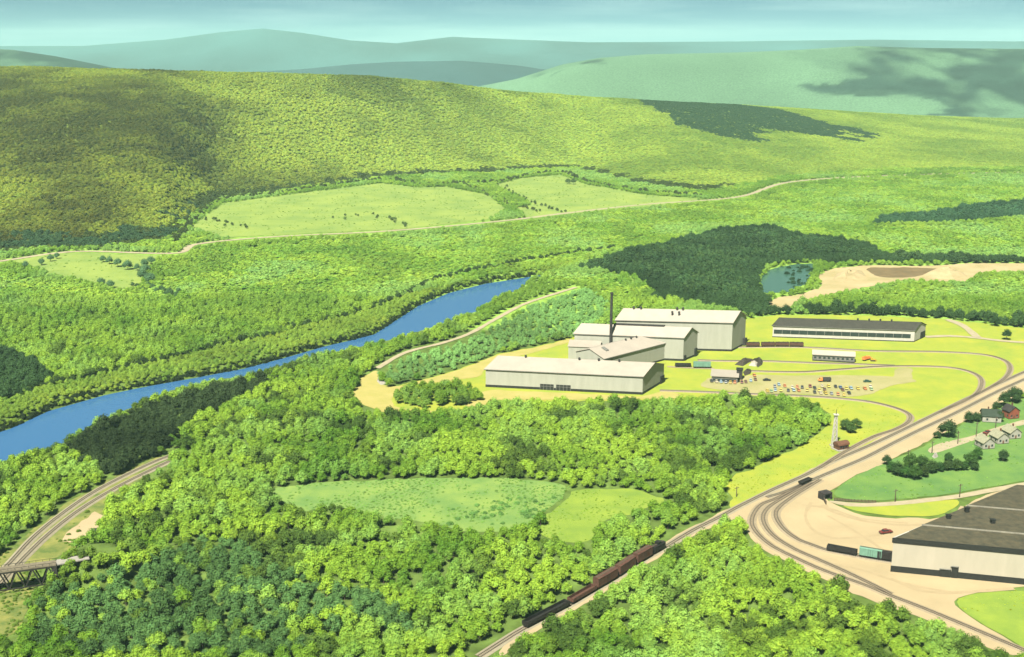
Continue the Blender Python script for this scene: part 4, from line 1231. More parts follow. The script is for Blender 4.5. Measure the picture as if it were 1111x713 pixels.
for k in range(1, 4):
    m = MB()
    for s in (-1, 1): m.tube(dl2 * (k / 4) + Vector((side.x * s * 2.2, side.y * s * 2.2, -0.5)), dl2 * (k / 4) + Vector((side.x * s * 1.8, side.y * s * 1.8, hb - 0.5)), 0.35, 0.3, 8)
    m.build('trestle_leg', STEEL, root)
p = P(104, 580)
root = empty('platelayers_hut', p, R(20), 'tiny dark hut on the bare spoil beside the curved tracks', 'hut')
m = MB(); m.box(-2, 2, -1.4, 1.4, 0.1, 2.6); m.build('wall', STACKM, root)
m = MB(); m.loft([(-2.2, -1.7, 2.5), (2.2, -1.7, 2.5), (2.2, 1.7, 2.5), (-2.2, 1.7, 2.5)], [(-2.2, -0.1, 3.6), (2.2, -0.1, 3.6), (2.2, 0.1, 3.6), (-2.2, 0.1, 3.6)]); m.build('roof', DARK, root)

# houses
def house(px, py, w, d, h, rh, rz, wallm, roofm, label):
    p = P(px, py)
    root = empty('house', (p.x, p.y, 0.2), rz, label, 'house', 'houses along the upper street')
    m = MB(); pr = lambda y: [(-w / 2, y, 0), (w / 2, y, 0), (w / 2, y, h), (0, y, h + rh), (-w / 2, y, h)]
    m.loft(pr(-d / 2), pr(d / 2)); m.build('wall', wallm, root)
    m = MB(); ov = 0.6
    for s in (-1, 1):
        e = (s * (w / 2 + ov), h - ov * rh / (w / 2)); r_ = (0, h + rh)
        m.loft([(e[0], -d / 2 - ov, e[1] + 0.05), (e[0], d / 2 + ov, e[1] + 0.05), (r_[0], d / 2 + ov, r_[1] + 0.05), (r_[0], -d / 2 - ov, r_[1] + 0.05)],
               [(e[0], -d / 2 - ov, e[1] + 0.3), (e[0], d / 2 + ov, e[1] + 0.3), (r_[0], d / 2 + ov, r_[1] + 0.3), (r_[0], -d / 2 - ov, r_[1] + 0.3)])
    rf = m.build('roof', roofm, root)
    m = MB(); m.box(w * 0.15, w * 0.15 + 0.8, d * 0.1, d * 0.1 + 0.8, h, h + rh + 1.2); m.build('chimney', BRICKM, rf)
    for x in (-w * 0.27, w * 0.27):
        m = MB(); m.box(x - 0.6, x + 0.6, -d / 2 - 0.08, -d / 2 + 0.1, 1.4, 2.9); wd_ = m.build('window', GLASS, root)
        m = MB(); m.box(x - 0.75, x + 0.75, -d / 2 - 0.05, -d / 2 + 0.05, 1.22, 1.4); m.build('sill', WHITE, wd_)
    m = MB(); m.box(-0.55, 0.55, -d / 2 - 0.08, -d / 2 + 0.1, 0.1, 2.3); m.build('door', BRICKM, root)
    for y in (-d * 0.25, d * 0.25):
        m = MB(); m.box(-w / 2 - 0.08, -w / 2 + 0.1, y - 0.6, y + 0.6, 1.4, 2.9); m.build('window', GLASS, root)
    m = MB(); m.box(-w / 2 - 0.1, w / 2 + 0.1, -d / 2 - 0.1, d / 2 + 0.1, -0.2, 0.35); m.build('footing', DARK, root)
PALEROOF = mat('pale_shingle', (0.34, 0.33, 0.22), (0.22, 0.225, 0.14), 0.8)
HOUSEW = mat('house_clapboard', (0.40, 0.385, 0.31), (0.30, 0.30, 0.25), 0.5)
DKGREEN = mat('green_shingle', (0.035, 0.055, 0.035), (0.02, 0.035, 0.02), 0.8)
REDW = mat('red_brick_wall', (0.28, 0.07, 0.03), (0.19, 0.05, 0.025), 0.8)
house(1068, 485, 8, 9.5, 4.2, 3.0, R(12), HOUSEW, PALEROOF, 'cream gabled cottage on the upper street, leftmost of the three cream cottages')
house(1083.5, 479.5, 8, 9.5, 4.2, 3.0, R(12), HOUSEW, PALEROOF, 'cream gabled cottage on the upper street, middle of the three cream cottages')
house(1097, 474, 8, 9.5, 4.2, 3.0, R(12), HOUSEW, PALEROOF, 'cream gabled cottage on the upper street, rightmost of the three cream cottages')
house(1074.5, 456.5, 10, 12, 4.5, 3.4, R(78), HOUSEW, DKGREEN, 'white house with a dark green roof below the railway line')
house(1096, 453, 8, 8, 5.5, 3, R(15), REDW, STACKM, 'red brick house among dark trees at the right edge')

# ------------------------------------------------------------------ trees
def leaf_cloud(rr, lobes, n, size, core=0.72, centre=(0, 0, 0)):
    """a crown: lobes of leaf sprays round a solid heart; returns verts, faces"""
    v, f = [], []
    tot = sum(r * r for _, r in lobes)
    for c, r in lobes:
        k = max(6, int(n * r * r / tot))
        for _ in range(k):
            z = rr.uniform(-0.55, 1); a = rr.uniform(0, 2 * math.pi); s = math.sqrt(1 - z * z)
            d = Vector((s * math.cos(a), s * math.sin(a), z))
            p = c + d * r * rr.uniform(0.72, 1.08)
            nrm = (d * 0.8 + Vector((rr.gauss(0, .38), rr.gauss(0, .38), rr.gauss(0, .38) + 0.15))).normalized()
            t = nrm.orthogonal().normalized(); t.rotate(Matrix.Rotation(rr.uniform(0, 6.28), 3, nrm)); b_ = nrm.cross(t)
            w = size * rr.uniform(0.6, 1.25); h = size * rr.uniform(0.5, 1.0)
            i = len(v)
            v += [p - t * w * 0.5 - b_ * h * 0.2, p - b_ * h * 0.55, p + t * w * 0.5 + b_ * h * 0.1, p + b_ * h * 0.5 + nrm * h * 0.15]
            f.append((i, i + 1, i + 2, i + 3))
        # heart of the lobe
        if core:
            i = len(v); rows, cols = 3, 6
            v.append(c + Vector((0, 0, r * core)))
            for q_ in range(1, rows):
                th = math.pi * q_ / rows
                for w_ in range(cols):
                    ph = 2 * math.pi * w_ / cols + q_
                    rad = r * core * rr.uniform(0.85, 1.1)
                    v.append(c + Vector((math.sin(th) * math.cos(ph), math.sin(th) * math.sin(ph), math.cos(th))) * rad)
            v.append(c - Vector((0, 0, r * core)))
            for w_ in range(cols): f.append((i, i + 1 + w_, i + 1 + (w_ + 1) % cols))
            for w_ in range(cols):
                w2 = (w_ + 1) % cols
                f.append((i + 1 + w_, i + 1 + cols + w_, i + 1 + cols + w2, i + 1 + w2))
            last = len(v) - 1
            for w_ in range(cols): f.append((last, i + 1 + cols + (w_ + 1) % cols, i + 1 + cols + w_))
    return v, f

def crown_lobes(rr, R_, H_, n):
    """R_: crown radius, H_: height of its middle"""
    l = [(Vector((rr.uniform(-.1, .1) * R_, rr.uniform(-.1, .1) * R_, H_ + R_ * 0.28)), R_ * 0.66)]
    for k in range(n):
        a = 2 * math.pi * k / n + rr.uniform(-.4, .4)
        q_ = R_ * rr.uniform(0.45, 0.62)
        l.append((Vector((math.cos(a) * q_, math.sin(a) * q_, H_ + R_ * rr.uniform(-0.35, 0.2))), R_ * rr.uniform(0.38, 0.52)))
    return l

def trunk_mb(rr, H_, R_):
    m = MB()
    m.tube((0, 0, -0.6), (rr.uniform(-.15, .15), rr.uniform(-.15, .15), H_), 0.32, 0.16, 7)
    for k in range(4):
        a = 1.6 * k + rr.uniform(-.4, .4); z = H_ * rr.uniform(0.5, 0.8)
        m.tube((0, 0, z), (math.cos(a) * R_ * 0.5, math.sin(a) * R_ * 0.5, z + R_ * 0.5), 0.13, 0.05, 5)
    return m

def mesh_from(name, v, f, mats, mi=None, vary=None):
    me = bpy.data.meshes.new(name)
    me.from_pydata([tuple(p) for p in v], [], f)
    for m_ in mats: me.materials.append(m_)
    if mi is not None: me.polygons.foreach_set('material_index', np.array(mi, np.int32))
    at_ = me.attributes.new('vary', 'FLOAT_COLOR', 'FACE')
    k = len(me.polygons)
    vv = np.ones((k, 4), np.float32)
    if vary is not None: vv[:, :3] = np.array(vary, np.float32).reshape(k, -1)
    at_.data.foreach_set('color', vv.ravel())
    return me

def leaf_vary(rr, f):
    """each spray of leaves its own green"""
    out = []
    for _ in f:
        g_ = rr.uniform(0.86, 1.14); y_ = rr.uniform(-0.1, 0.10)
        out.append((g_ * (1 + y_), g_, g_ * (1 - y_)))
    return out

NEARV, MIDV, CLUV = [], [], []
for k in range(7):
    rr = random.Random(100 + k)
    R_ = rr.uniform(3.6, 4.9); H_ = R_ * rr.uniform(0.95, 1.3)
    v, f = leaf_cloud(rr, crown_lobes(rr, R_, H_, rr.choice((6, 7, 8))), 1150, 0.64)
    tm = trunk_mb(rr, H_, R_)
    NEARV.append((mesh_from('crown', v, f, [LEAF], vary=leaf_vary(rr, f)), None, R_))
    tme = tm.mesh('trunk'); tme.materials.append(BARK)
    NEARV[-1] = (NEARV[-1][0], tme, R_)

PROT = bpy.data.collections.new('tree_kinds')       # not linked to the scene: only the wood's masses draw from it
PROTM = bpy.data.collections.new('tree_clumps')
for k in range(6):
    rr = random.Random(300 + k)
    R_ = rr.uniform(3.6, 4.9); H_ = R_ * rr.uniform(0.95, 1.25)
    v, f = leaf_cloud(rr, crown_lobes(rr, R_, H_, rr.choice((5, 6, 7))), 560, 0.85)
    vy = leaf_vary(rr, f); mi = [0] * len(f)
    tm = trunk_mb(rr, H_, R_)
    n0 = len(v); v += [Vector(p) for p in tm.v]; f += [tuple(i + n0 for i in q_) for q_ in tm.f]; mi += [1] * len(tm.f); vy += [(1, 1, 1)] * len(tm.f)
    o = bpy.data.objects.new('wood_tree', mesh_from('wood_tree', v, f, [LEAF, BARK], mi, vy)); PROT.objects.link(o)
CELL = 26.0
for k in range(6):
    rr = random.Random(500 + k)
    V, Fc, VY = [], [], []
    for i_ in range(4):
        for j_ in range(4):
            x = -CELL / 2 + (i_ + 0.5 + rr.uniform(-.42, .42)) * CELL / 4; y = -CELL / 2 + (j_ + 0.5 + rr.uniform(-.42, .42)) * CELL / 4
            s_ = rr.uniform(0.7, 1.15); R_ = 4.3 * s_; H_ = R_ * rr.uniform(0.7, 1.15)
            v, f = leaf_cloud(rr, [(c + Vector((x, y, 0)), r) for c, r in crown_lobes(rr, R_, H_, 3)], 70, 2.0, 0.8)
            n0 = len(V); V += v; Fc += [tuple(i + n0 for i in q_) for q_ in f]
            g_ = rr.uniform(0.86, 1.13); y_ = rr.uniform(-0.07, 0.09)
            VY += [(a_ * g_ * (1 + y_), b_ * g_, c_ * g_ * (1 - y_)) for a_, b_, c_ in leaf_vary(rr, f)]
    o = bpy.data.objects.new('wood_clump', mesh_from('wood_clump', V, Fc, [LEAF], None, VY)); PROTM.objects.link(o)

def scatter_group(name, coll):
    ng = bpy.data.node_groups.new(name, 'GeometryNodeTree')
    ng.interface.new_socket('Geometry', in_out='INPUT', socket_type='NodeSocketGeometry')
    ng.interface.new_socket('Geometry', in_out='OUTPUT', socket_type='NodeSocketGeometry')
    N = ng.nodes; Lk = ng.links
    gi = N.new('NodeGroupInput'); go = N.new('NodeGroupOutput')
    ip = N.new('GeometryNodeInstanceOnPoints')
    ci = N.new('GeometryNodeCollectionInfo'); ci.inputs['Collection'].default_value = coll; ci.inputs['Separate Children'].default_value = True; ci.inputs['Reset Children'].default_value = True
    def na(nm, ty):
        n = N.new('GeometryNodeInputNamedAttribute'); n.data_type = ty; n.inputs['Name'].default_value = nm; return n.outputs['Attribute']
    Lk.new(gi.outputs[0], ip.inputs['Points']); Lk.new(ci.outputs[0], ip.inputs['Instance'])
    ip.inputs['Pick Instance'].default_value = True
    Lk.new(na('kind_index', 'INT'), ip.inputs['Instance Index'])
    e2r = N.new('FunctionNodeEulerToRotation')
    Lk.new(na('turn', 'FLOAT_VECTOR'), e2r.inputs[0]); Lk.new(e2r.outputs[0], ip.inputs['Rotation'])
    Lk.new(na('size', 'FLOAT_VECTOR'), ip.inputs['Scale'])
    Lk.new(ip.outputs[0], go.inputs[0])
    return ng
NG_T = scatter_group('scatter_trees', PROT); NG_M = scatter_group('scatter_clumps', PROTM)

def mass(name, pts, ng, nk, label=None):
    """pts: dict of arrays pos, turn, size, tint"""
    k = len(pts['pos'])
    if not k: return
    me = bpy.data.meshes.new(name)
    me.vertices.add(k); me.vertices.foreach_set('co', pts['pos'].astype(np.float32).ravel())
    for nm, ty in (('turn', 'FLOAT_VECTOR'), ('size', 'FLOAT_VECTOR')):
        at_ = me.attributes.new(nm, ty, 'POINT'); at_.data.foreach_set('vector', pts[nm].astype(np.float32).ravel())
    at_ = me.attributes.new('tint', 'FLOAT_COLOR', 'POINT'); at_.data.foreach_set('color', np.concatenate([pts['tint'], np.ones((k, 1))], 1).astype(np.float32).ravel())
    at_ = me.attributes.new('kind_index', 'INT', 'POINT'); at_.data.foreach_set('value', RNG.integers(0, nk, k).astype(np.int32))
    o = bpy.data.objects.new(name, me); COL.objects.link(o)
    md = o.modifiers.new('scatter', 'NODES'); md.node_group = ng
    return tag(o, label, 'wood' if label else None, kind='stuff')

# woods by outline: name, outline, leaf colour, size
DARKC = (0.022, 0.048, 0.016)
Z = [
    ('street_hedge', [(0, 0)] * 3, DARKC, 1.0),
    ('dark_wood', [(630, 294), (655, 284), (680, 275), (720, 268), (740, 262), (775, 254), (810, 249), (840, 248), (860, 257), (900, 261), (940, 268), (965, 282), (900, 285), (860, 285), (830, 290), (822, 304), (824, 320), (835, 332), (858, 340), (840, 343), (812, 345), (790, 338), (735, 330), (705, 328), (712, 318), (690, 303), (660, 296)], (0.030, 0.062, 0.020), 1.15),
    ('dark_wood', [(860, 276), (960, 279), (1000, 281), (1040, 279), (1075, 283), (1180, 284), (1180, 289), (1075, 287), (1000, 286), (900, 288)], (0.028, 0.055, 0.018), 1.1),
    ('dark_wood', [(858, 338), (900, 338), (1000, 341), (1096, 350), (1180, 357), (1180, 361), (1078, 354), (1018, 348), (893, 344)], (0.03, 0.06, 0.018), 1.15),
    ('dark_wood', [(945, 245), (960, 238), (1010, 233), (1060, 225), (1180, 212), (1180, 228), (1096, 237), (1040, 242), (990, 244)], (0.03, 0.07, 0.03), 1.2),
    ('dark_wood', [(-80, 375), (12, 386), (35, 393), (60, 413), (50, 419), (25, 432), (-80, 445)], (0.026, 0.055, 0.018), 1.1),
    ('riverside_wood', [(66, 492), (100, 474), (145, 452), (185, 436), (235, 424), (295, 413), (285, 424), (255, 440), (222, 452), (195, 468), (180, 492), (165, 500), (120, 519), (110, 517), (95, 505)], (0.024, 0.040, 0.014), 1.1),  # shadow on the river slope is put into the dark leaf colour
    ('shade_tinted_wood', [(40, 715), (60, 668), (110, 640), (150, 610), (185, 590), (225, 588), (260, 598), (300, 617), (350, 640), (400, 652), (430, 665), (428, 690), (380, 690), (360, 715)], (0.058, 0.120, 0.034), 1.0),  # shade over this wood is put into its darker, bluer leaf colour
    ('pale_scrub', [(410, 402), (430, 390), (470, 379), (510, 368), (545, 350), (590, 325), (640, 315), (660, 330), (655, 350), (621, 364), (582, 374), (537, 383), (504, 397), (462, 409), (420, 420), (413, 410)], (0.14, 0.27, 0.075), 0.72),
    ('scrub_bank', BANK_ROAD[:11] + [(700, 270), (620, 286), (592, 299)] + RIV_FAR[::-1], (0.15, 0.235, 0.032), 0.55),
    
]
Z = Z[1:]

TRK = np.concatenate([a[::3] for a in TC.values()])

def near_track(x, y, r):
    out = np.zeros(len(x), bool)
    for c in range(0, len(x), 4000):
        dx = x[c:c + 4000, None] - TRK[None, :, 0]; dy = y[c:c + 4000, None] - TRK[None, :, 1]
        out[c:c + 4000] = ((dx * dx + dy * dy) < r * r).any(1)
    return out

def open_at(x, y):
    z = tz(x, y)
    px, py = proj(x, y, z)
    o_ = np.zeros(len(x), bool)
    for poly in OPEN: o_ |= inpoly(px, py, poly)
    return o_

GROVE_W = [tuple(P(a_, b_)[:2]) for a_, b_ in GROVE]
ROADW = [np.concatenate([curve(p_, 4) for p_ in (VALLEY_ROAD, RIVER_PATH, B4_ROAD, B4_ROAD2)])][0]

def blocked(x, y, h):
    """no tree here: open ground, water, a track or a road, or the open ground just behind it"""
    z = tz(x, y)
    b_ = open_at(x, y)
    g_ = inpoly(x, y, GROVE_W)
    k = 1 + 0.55 * h / CAMZ
    b_ |= open_at(x * k, y * k)
    b_ |= inpoly(x, y, RIVER)
    kr = 1 + 0.8 * (h + 2) / CAMZ
    near_bank = inpoly(x * kr, y * kr, RIVER) | inpoly(x * (1 + 0.4 * h / CAMZ), y * (1 + 0.4 * h / CAMZ), RIVER)
    b_ |= near_bank
    b_ |= seg_dist(x, y, RIVER, True) < 2.5
    b_ |= near_track(x, y, 6.0) | near_track(x * k, y * k, 4.0)
    for s in (np.ones(len(x)), 1 + 0.3 * h / CAMZ + np.zeros(len(x)), 1 + 0.6 * h / CAMZ + np.zeros(len(x)), 1 + 0.9 * h / CAMZ + np.zeros(len(x))):
        xs_, ys_ = x * s, y * s
        for c in range(0, len(x), 4000):
            sl_ = slice(c, c + 4000)
            b_[sl_] |= (((xs_[sl_, None] - ROADW[None, :, 0]) ** 2 + (ys_[sl_, None] - ROADW[None, :, 1]) ** 2) < 30).any(1)
    b_ &= ~g_
    return b_

def classify(x, y, z):
    px, py = proj(x, y, z)
    wob = (fbm(x / 25, y / 25, 71) - 0.5)
    cl = np.full(len(x), -1)
    for k in range(len(Z) - 1, -1, -1):
        s = 34 if Z[k][0] == 'shade_tinted_wood' else 10 if Z[k][0] == 'pale_scrub' else 4
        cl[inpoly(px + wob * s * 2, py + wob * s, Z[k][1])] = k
    sh = [k for k in range(len(Z)) if Z[k][0] == 'shade_tinted_wood'][0]
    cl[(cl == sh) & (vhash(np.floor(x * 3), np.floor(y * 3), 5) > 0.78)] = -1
    return cl

def tints(x, y, z, cl, t):
    px, py = proj(x, y, z)
    n1 = fbm(x / 38, y / 38, 81, 3); n2 = fbm(x / 150, y / 150, 83, 3); r = RNG.random(len(x))
    w = np.clip(0.55 + (n1 - 0.5) * 2.1 + (r - 0.5) * 0.28, 0, 1)[:, None]
    lo = np.array((0.070, 0.155, 0.015)); hi = np.array((0.205, 0.320, 0.032))
    c = lo + (hi - lo) * w
    mint = np.clip((fbm(x / 26 + 50, y / 26, 87, 3) - 0.52) * 5, 0, 0.75)[:, None] * (0.4 + 0.6 * RNG.random(len(x)))[:, None]
    c = c * (1 - mint) + np.array((0.17, 0.30, 0.065)) * mint
    murk = np.clip((fbm(x / 19, y / 19 + 30, 89, 3) - 0.60) * 7, 0, 0.85)[:, None]
    c = c * (1 - murk) + np.array((0.036, 0.068, 0.014)) * murk
    # valley beyond the river: more even and paler
    vy = np.array((0.115, 0.225, 0.026)) * (1 - w) + np.array((0.20, 0.315, 0.038)) * w
    f = np.clip((y - 900) / 350, 0, 1)[:, None]
    c = c * (1 - f) + vy * f
    nv = fbm(x / 70 + 9, y / 110, 77, 3)
    m1 = (np.clip((nv - 0.54) * 5, 0, 0.7) * f[:, 0])[:, None]; m2 = (np.clip((0.44 - nv) * 6, 0, 0.6) * f[:, 0])[:, None]
    c = c * (1 - m1) + np.array((0.17, 0.30, 0.075)) * m1
    c = c * (1 - m2) + np.array((0.085, 0.165, 0.022)) * m2
    # wooded hill: brownish olive in the west, fresh green in the east
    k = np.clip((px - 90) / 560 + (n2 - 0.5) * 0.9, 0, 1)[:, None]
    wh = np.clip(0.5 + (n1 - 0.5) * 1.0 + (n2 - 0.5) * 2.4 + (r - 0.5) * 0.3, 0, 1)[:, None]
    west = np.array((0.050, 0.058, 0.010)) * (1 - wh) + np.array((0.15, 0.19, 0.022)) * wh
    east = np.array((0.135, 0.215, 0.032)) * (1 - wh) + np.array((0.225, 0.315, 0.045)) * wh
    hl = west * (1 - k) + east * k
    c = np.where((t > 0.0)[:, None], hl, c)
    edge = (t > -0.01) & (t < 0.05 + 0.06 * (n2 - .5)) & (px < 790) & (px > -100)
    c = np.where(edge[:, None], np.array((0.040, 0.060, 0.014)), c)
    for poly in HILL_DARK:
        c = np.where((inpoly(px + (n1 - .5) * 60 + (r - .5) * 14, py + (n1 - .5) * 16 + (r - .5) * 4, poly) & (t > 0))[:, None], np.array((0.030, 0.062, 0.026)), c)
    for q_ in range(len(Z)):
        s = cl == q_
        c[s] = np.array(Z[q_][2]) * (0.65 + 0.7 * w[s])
    return c
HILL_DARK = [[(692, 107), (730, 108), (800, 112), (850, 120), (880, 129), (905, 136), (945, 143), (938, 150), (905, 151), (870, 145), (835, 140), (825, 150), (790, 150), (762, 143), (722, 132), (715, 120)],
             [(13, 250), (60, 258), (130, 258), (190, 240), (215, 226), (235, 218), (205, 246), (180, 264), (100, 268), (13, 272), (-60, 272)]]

def grid(u0, u1, y0, y1, step):
    yy = np.arange(y0, y1, step)
    X, Y = [], []
    for y in yy:
        xs_ = np.arange(u0 * y - 10, u1 * y + 10, step)
        xs_ = np.round(xs_ / step) * step
        X.append(xs_); Y.append(np.full(len(xs_), y))
    return np.concatenate(X), np.concatenate(Y)

# --- near woods, tree by tree
NEAR_END = 1180.0
STEP = 5.9
x, y = grid(-0.56, 0.58, 415, NEAR_END, STEP)
x = x + RNG.uniform(-.44, .44, len(x)) * STEP; y = y + RNG.uniform(-.44, .44, len(x)) * STEP
gap = fbm(x / 22, y / 22, 91, 3)
keep = gap < 0.80
x, y = x[keep], y[keep]
z = tz(x, y); cl = classify(x, y, z)
zs = np.array([q_[3] for q_ in Z] + [1.0])[cl]
size = (0.62 + 0.46 * RNG.random(len(x)) ** 1.3 + 0.25 * (fbm(x / 30, y / 30, 93) - 0.5)) * zs
keep = ~blocked(x, y, 8.5 * size)
x, y, z, cl, size = x[keep], y[keep], z[keep], cl[keep], size[keep]
tn = tints(x, y, z, cl, hill_t(x, y))
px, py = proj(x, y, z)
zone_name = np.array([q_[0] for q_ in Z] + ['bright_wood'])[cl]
grv = inpoly(x, y, GROVE_W)
zone_name = np.where(grv, 'grove', zone_name)
tn[grv] *= 0.8
# the 300 nearest in view stand as trees of their own
ind = np.where((px > -4) & (px < 1115) & (py < 728) & (y < 600))[0]
ind = ind[np.argsort(y[ind])][:300]
single = np.zeros(len(x), bool); single[ind] = True

def tree(name, kx, loc, rz, sc, tint, label, cat, group, first={}):
    cr, tk, R_ = NEARV[kx]
    root = empty(name, loc, rz, label, cat, group)
    root.scale = sc
    for nm, me in (('trunk', tk), ('crown', cr)):
        o = bpy.data.objects.new(nm, me); COL.objects.link(o); o.parent = root
        if nm == 'crown': o['tint'] = [float(q_) for q_ in tint]
    return root

def hue_word(t):
    return 'dark green' if t[1] < 0.10 else 'yellow-green' if t[0] / t[1] > 0.66 else 'mid green'
def nth(k):
    return {1: 'first', 2: 'second', 3: 'third', 4: 'fourth', 5: 'fifth'}.get(k, f'{k}th' if k % 10 not in (1, 2, 3) or k in (11, 12, 13) else f'{k}' + {1: 'st', 2: 'nd', 3: 'rd'}[k % 10])
NT = {}
for i in sorted(ind, key=lambda q_: px[q_]):
    sz = size[i]
    big = 'broad' if sz > 1.02 else 'small' if sz < 0.9 else 'middling'
    if zone_name[i] == 'shade_tinted_wood': wh_ = 'in the dark bluish wood'
    elif px[i] < 110: wh_ = 'below the trestle bridge'
    elif px[i] < 545: wh_ = 'left of the goods train'
    elif px[i] < 800: wh_ = 'right of the goods train'
    else: wh_ = 'beside the outermost curved track'
    lb = f'{big} {hue_word(tn[i])} tree {wh_}'
    NT[lb] = NT.get(lb, 0) + 1
    tree('leafy_tree', int(RNG.integers(0, len(NEARV))), (x[i], y[i], z[i]), RNG.uniform(0, 6.28), (sz, sz, sz * RNG.uniform(.9, 1.15)), tn[i],
         f'{lb}, {nth(NT[lb])} from left in front', 'tree', 'nearest trees of the foreground woods')

rest = ~single
LAB = {'bright_wood': 'bright green wood', 'grove': 'oval grove', 'dark_wood': 'dark wood', 'riverside_wood': 'very dark wood', 'shade_tinted_wood': 'bluish wood', 'pale_scrub': 'pale scrub', 'scrub_bank': 'scrub'}
for nm in np.unique(zone_name):
    s = rest & (zone_name == nm)
    k = int(s.sum())
    if not k: continue
    turn = np.zeros((k, 3)); turn[:, 2] = RNG.uniform(0, 6.28, k)
    sz = np.stack([size[s], size[s], size[s] * RNG.uniform(.85, 1.2, k)], 1)
    mass(nm, dict(pos=np.stack([x[s], y[s], z[s]], 1), turn=turn, size=sz, tint=tn[s]), NG_T, 6)
    print('WOOD', nm, k)

# --- the valley and the hill: clumps where the wood is closed, single trees along its edges
x, y = grid(-0.56, 0.58, NEAR_END + CELL / 2, 4300, CELL)
t = hill_t(x, y)
yc = np.interp(x / y, C1[0], C1[1])
keep = y < yc + 250
x, y = x[keep], y[keep]
z = tz(x, y)
cl = classify(x, y, z)
full = np.ones(len(x), bool)
for dx in (-.5, 0, .5):
    for dy in (-.5, 0, .5):
        xx, yy = x + dx * CELL, y + dy * CELL
        full &= ~blocked(xx, yy, 7.0)
        full &= classify(xx, yy, tz(xx, yy)) == cl
thin = fbm(x / 45, y / 45, 95, 3) > 0.72
def slope_turn(x, y):
    e = 12.0
    gx = (tz(x + e, y) - tz(x - e, y)) / (2 * e); gy = (tz(x, y + e) - tz(x, y - e)) / (2 * e)
    return np.arctan(gy), -np.arctan(gx)
for nm, sel in (('valley_wood', full & (hill_t(x, y) <= 0) & (cl < 0)), ('hill_forest', full & (hill_t(x, y) > 0) & (cl < 0)), ('far_dark_wood', full & (cl >= 0))):
    k = int(sel.sum())
    if not k: continue
    X, Y, Zz = x[sel], y[sel], z[sel]
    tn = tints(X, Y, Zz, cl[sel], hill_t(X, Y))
    rx, ry = slope_turn(X, Y)
    X = X + RNG.uniform(-4, 4, k); Y = Y + RNG.uniform(-4, 4, k); Zz = tz(X, Y)
    spin = RNG.uniform(0, 6.28, k)
    turn = np.array([(Matrix.Rotation(b_, 3, 'Y') @ Matrix.Rotation(a_, 3, 'X') @ Matrix.Rotation(c_, 3, 'Z')).to_euler('XYZ')[:] for a_, b_, c_ in zip(rx, ry, spin)])
    flat_ = hill_t(X, Y) <= 0
    hs_ = np.where(cl[sel] >= 0, 1.15, np.where(flat_, 0.50, 0.62 - 0.3 * np.clip((proj(X, Y, Zz)[0] - 250) / 450, 0, 1))) * RNG.uniform(.85, 1.15, k)
    sz = np.stack([np.full(k, 1.16), np.full(k, 1.16), hs_], 1)
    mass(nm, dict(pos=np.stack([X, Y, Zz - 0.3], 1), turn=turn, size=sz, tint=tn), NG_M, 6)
    print('CLUMPS', nm, k)
# edges
ex, ey = x[~full], y[~full]
sub = CELL / 4
X = np.concatenate([ex + (i_ - 1.5) * sub for i_ in range(4) for j_ in range(4)]); Y = np.concatenate([ey + (j_ - 1.5) * sub for i_ in range(4) for j_ in range(4)])
X = X + RNG.uniform(-.4, .4, len(X)) * sub; Y = Y + RNG.uniform(-.4, .4, len(X)) * sub
Zz = tz(X, Y); cle = classify(X, Y, Zz)
zs = np.array([q_[3] for q_ in Z] + [0.8])[cle]
k_ = ~blocked(X, Y, 7.0 * zs)
X, Y, Zz, cle, zs = X[k_], Y[k_], Zz[k_], cle[k_], zs[k_]
tn = tints(X, Y, Zz, cle, hill_t(X, Y))
k = len(X)
turn = np.zeros((k, 3)); turn[:, 2] = RNG.uniform(0, 6.28, k)
s_ = zs * RNG.uniform(.75, 1.1, k)
mass('wood_edge', dict(pos=np.stack([X, Y, Zz], 1), turn=turn, size=np.stack([s_, s_, s_ * .9], 1), tint=tn), NG_T, 6)
print('EDGE', k)

gx_, gy_ = grid(-0.5, 0.2, 640, 1700, 4.3)
gx_ = gx_ + RNG.uniform(-.45, .45, len(gx_)) * 4.3; gy_ = gy_ + RNG.uniform(-.45, .45, len(gy_)) * 4.3
gz_ = tz(gx_, gy_); gp_ = proj(gx_, gy_, gz_)
sb_ = [q_[1] for q_ in Z if q_[0] == 'scrub_bank'][0]
ok_ = inpoly(gp_[0], gp_[1], sb_) & ~inpoly(gx_, gy_, RIVER) & (seg_dist(gx_, gy_, RIVER, True) > 2.0)
gx_, gy_, gz_ = gx_[ok_], gy_[ok_], gz_[ok_]; k = len(gx_)
turn = np.zeros((k, 3)); turn[:, 2] = RNG.uniform(0, 6.28, k)
s_ = RNG.uniform(.38, .62, k); w_ = np.clip(0.5 + (fbm(gx_ / 30, gy_ / 30, 55) - .5) * 2, 0, 1)[:, None]
mass('bank_scrub', dict(pos=np.stack([gx_, gy_, gz_ - .3], 1), turn=turn, size=np.stack([s_, s_, s_ * .8], 1), tint=np.array((0.11, 0.20, 0.028)) * (1 - w_) + np.array((0.21, 0.29, 0.035)) * w_), NG_T, 6)
print('SCRUB', k)

